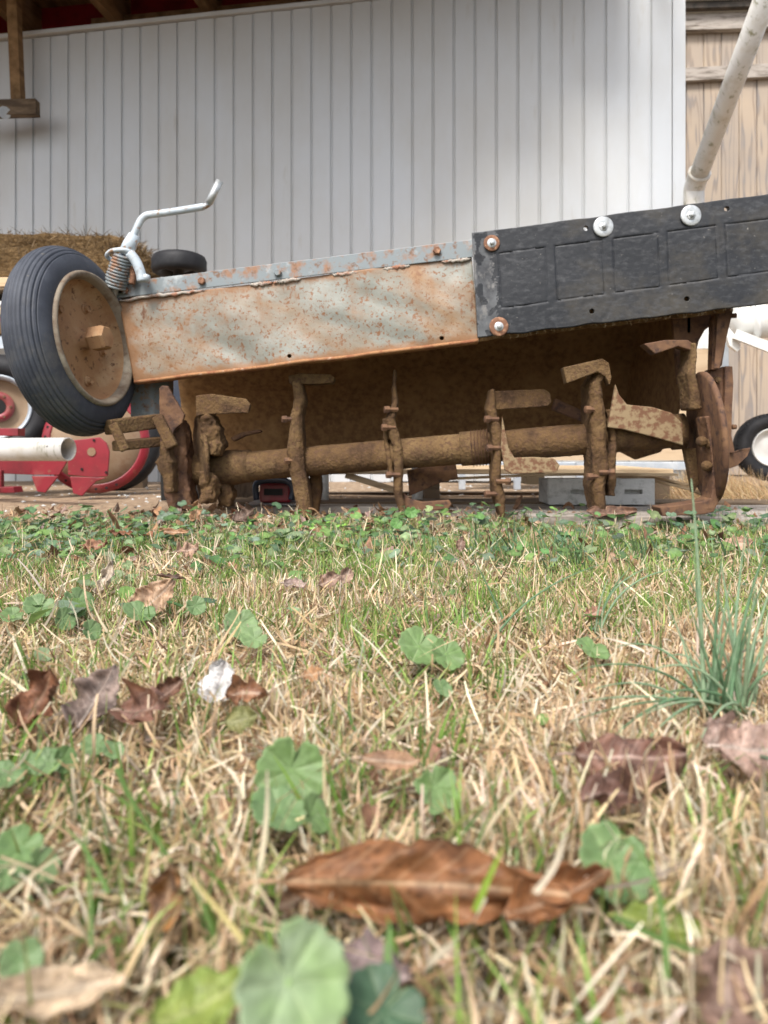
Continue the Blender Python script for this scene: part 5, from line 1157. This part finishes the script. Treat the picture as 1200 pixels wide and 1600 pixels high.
parts += rosette(300, 1.36, 1.62, pedge, .006, .013, COV)
soil = keep_soil
# low bright chickweed patch
xy0 = rng.normal(0, 1, (420, 2)) * np.array([.075, .05]) + np.array([-.10, 1.47])
def pchick(x, y): return np.exp(-((x + .10) / .09) ** 2 - ((y - 1.46) / .09) ** 2)
parts += rosette(700, 1.3, 1.6, pchick, .004, .006, [(.17, .32, .06), (.2, .38, .08)])
o = attr_mesh('ground_cover', *merge(parts), M['leaf']); tag(o, 'low mat of small round green weed leaves along the lawn edge', 'weeds', kind='stuff')

# crumbs of dead leaf
def litter(n):
    xy = scatter(n, .2, 1.85, .3); f = .35 + .65 * far(xy[:, 1]); xy = xy[rng.random(n) < f]; N = len(xy); r = rng.uniform(.004, .013, N) * (.6 + .6 * far(xy[:, 1]))
    c = pick(N, [(.26, .14, .075), (.36, .21, .12), (.18, .10, .06), (.42, .28, .19), (.33, .24, .19)], [3, 3, 2, 2, 2])
    g = 5; V = np.zeros((N, g * g, 3)); az = rng.uniform(0, 6.28, N); cu = rng.normal(0, 1.0, N); el = rng.normal(0, .5, N)
    for i in range(g):
        for j in range(g):
            a = (i / (g - 1) - .5) * 2; b = (j / (g - 1) - .5) * 2; wv = max(.08, 1 - abs(a) ** 2.2) * .6
            X = a * r; Yv = b * wv * r * (1 + .25 * np.sin(a * 5 + cu * 9)); Z = cu * (a * a) * r * .5 + el * a * r + .35 * r * np.sin(b * 2 + cu * 5) * abs(b)
            V[:, i * g + j, 0] = xy[:, 0] + X * np.cos(az) - Yv * np.sin(az); V[:, i * g + j, 1] = xy[:, 1] + X * np.sin(az) + Yv * np.cos(az); V[:, i * g + j, 2] = Z
    V[..., 2] -= V[..., 2].min(1, keepdims=True); V[..., 2] += (soil(xy[:, 0], xy[:, 1]) + rng.uniform(.001, .020, N))[:, None]
    q = np.array([(i * g + j, i * g + j + 1, (i + 1) * g + j + 1, (i + 1) * g + j) for i in range(g - 1) for j in range(g - 1)])
    return V.reshape(-1, 3), (np.arange(N)[:, None, None] * g * g + q[None]).reshape(-1, 4), np.repeat(c, g * g, 0)
o = attr_mesh('leaf_litter', *merge([litter(2600)]), M['dead']); tag(o, 'scattered crumbs of brown dead leaves in the lawn', 'leaf litter', kind='stuff')
# pebbles and chips on the bare dirt
pb = MB()
for i in range(900):
    x = random.uniform(-2.2, 2.4); y = random.uniform(1.75, 3.5); r = random.uniform(.002, .008); z = gz(x, y)
    c = Vector((x, y, z + r * .3)); q = [c + Vector((r * random.uniform(.6, 1.2) * math.cos(a), r * random.uniform(.6, 1.2) * math.sin(a), 0)) for a in (0, 1.05, 2.1, 3.14, 4.2, 5.25)]
    pb.add([c + Vector((0, 0, r * .6))] + q, [(0, k + 1, (k + 1) % 6 + 1) for k in range(6)])
o = pb.obj('gravel', M['concrete']); tag(o, 'small stones and chips scattered on the bare dirt', 'gravel', kind='stuff')
# straw tuft by the trailer wheel
xy = np.stack([rng.normal(1.06, .12, 2600), rng.normal(2.45, .14, 2600)], 1); N = len(xy); c = pick(N, [(.52, .36, .18), (.42, .27, .13), (.60, .46, .28)], [3, 2, 2])
T = blades(xy, rng.uniform(.03, .11, N), rng.uniform(.001, .002, N), rng.normal(2.6, .9, N), np.abs(rng.normal(.5, .35, N)), rng.normal(.5, .5, N), rng.normal(0, .4, N), rng.uniform(0, 3, N), np.full(N, .0), c * .8, c, 4)
o = attr_mesh('straw_clump', *merge([T]), M['blade']); tag(o, 'golden dry grass clump in front of the white rimmed wheel', 'dry grass', kind='stuff')
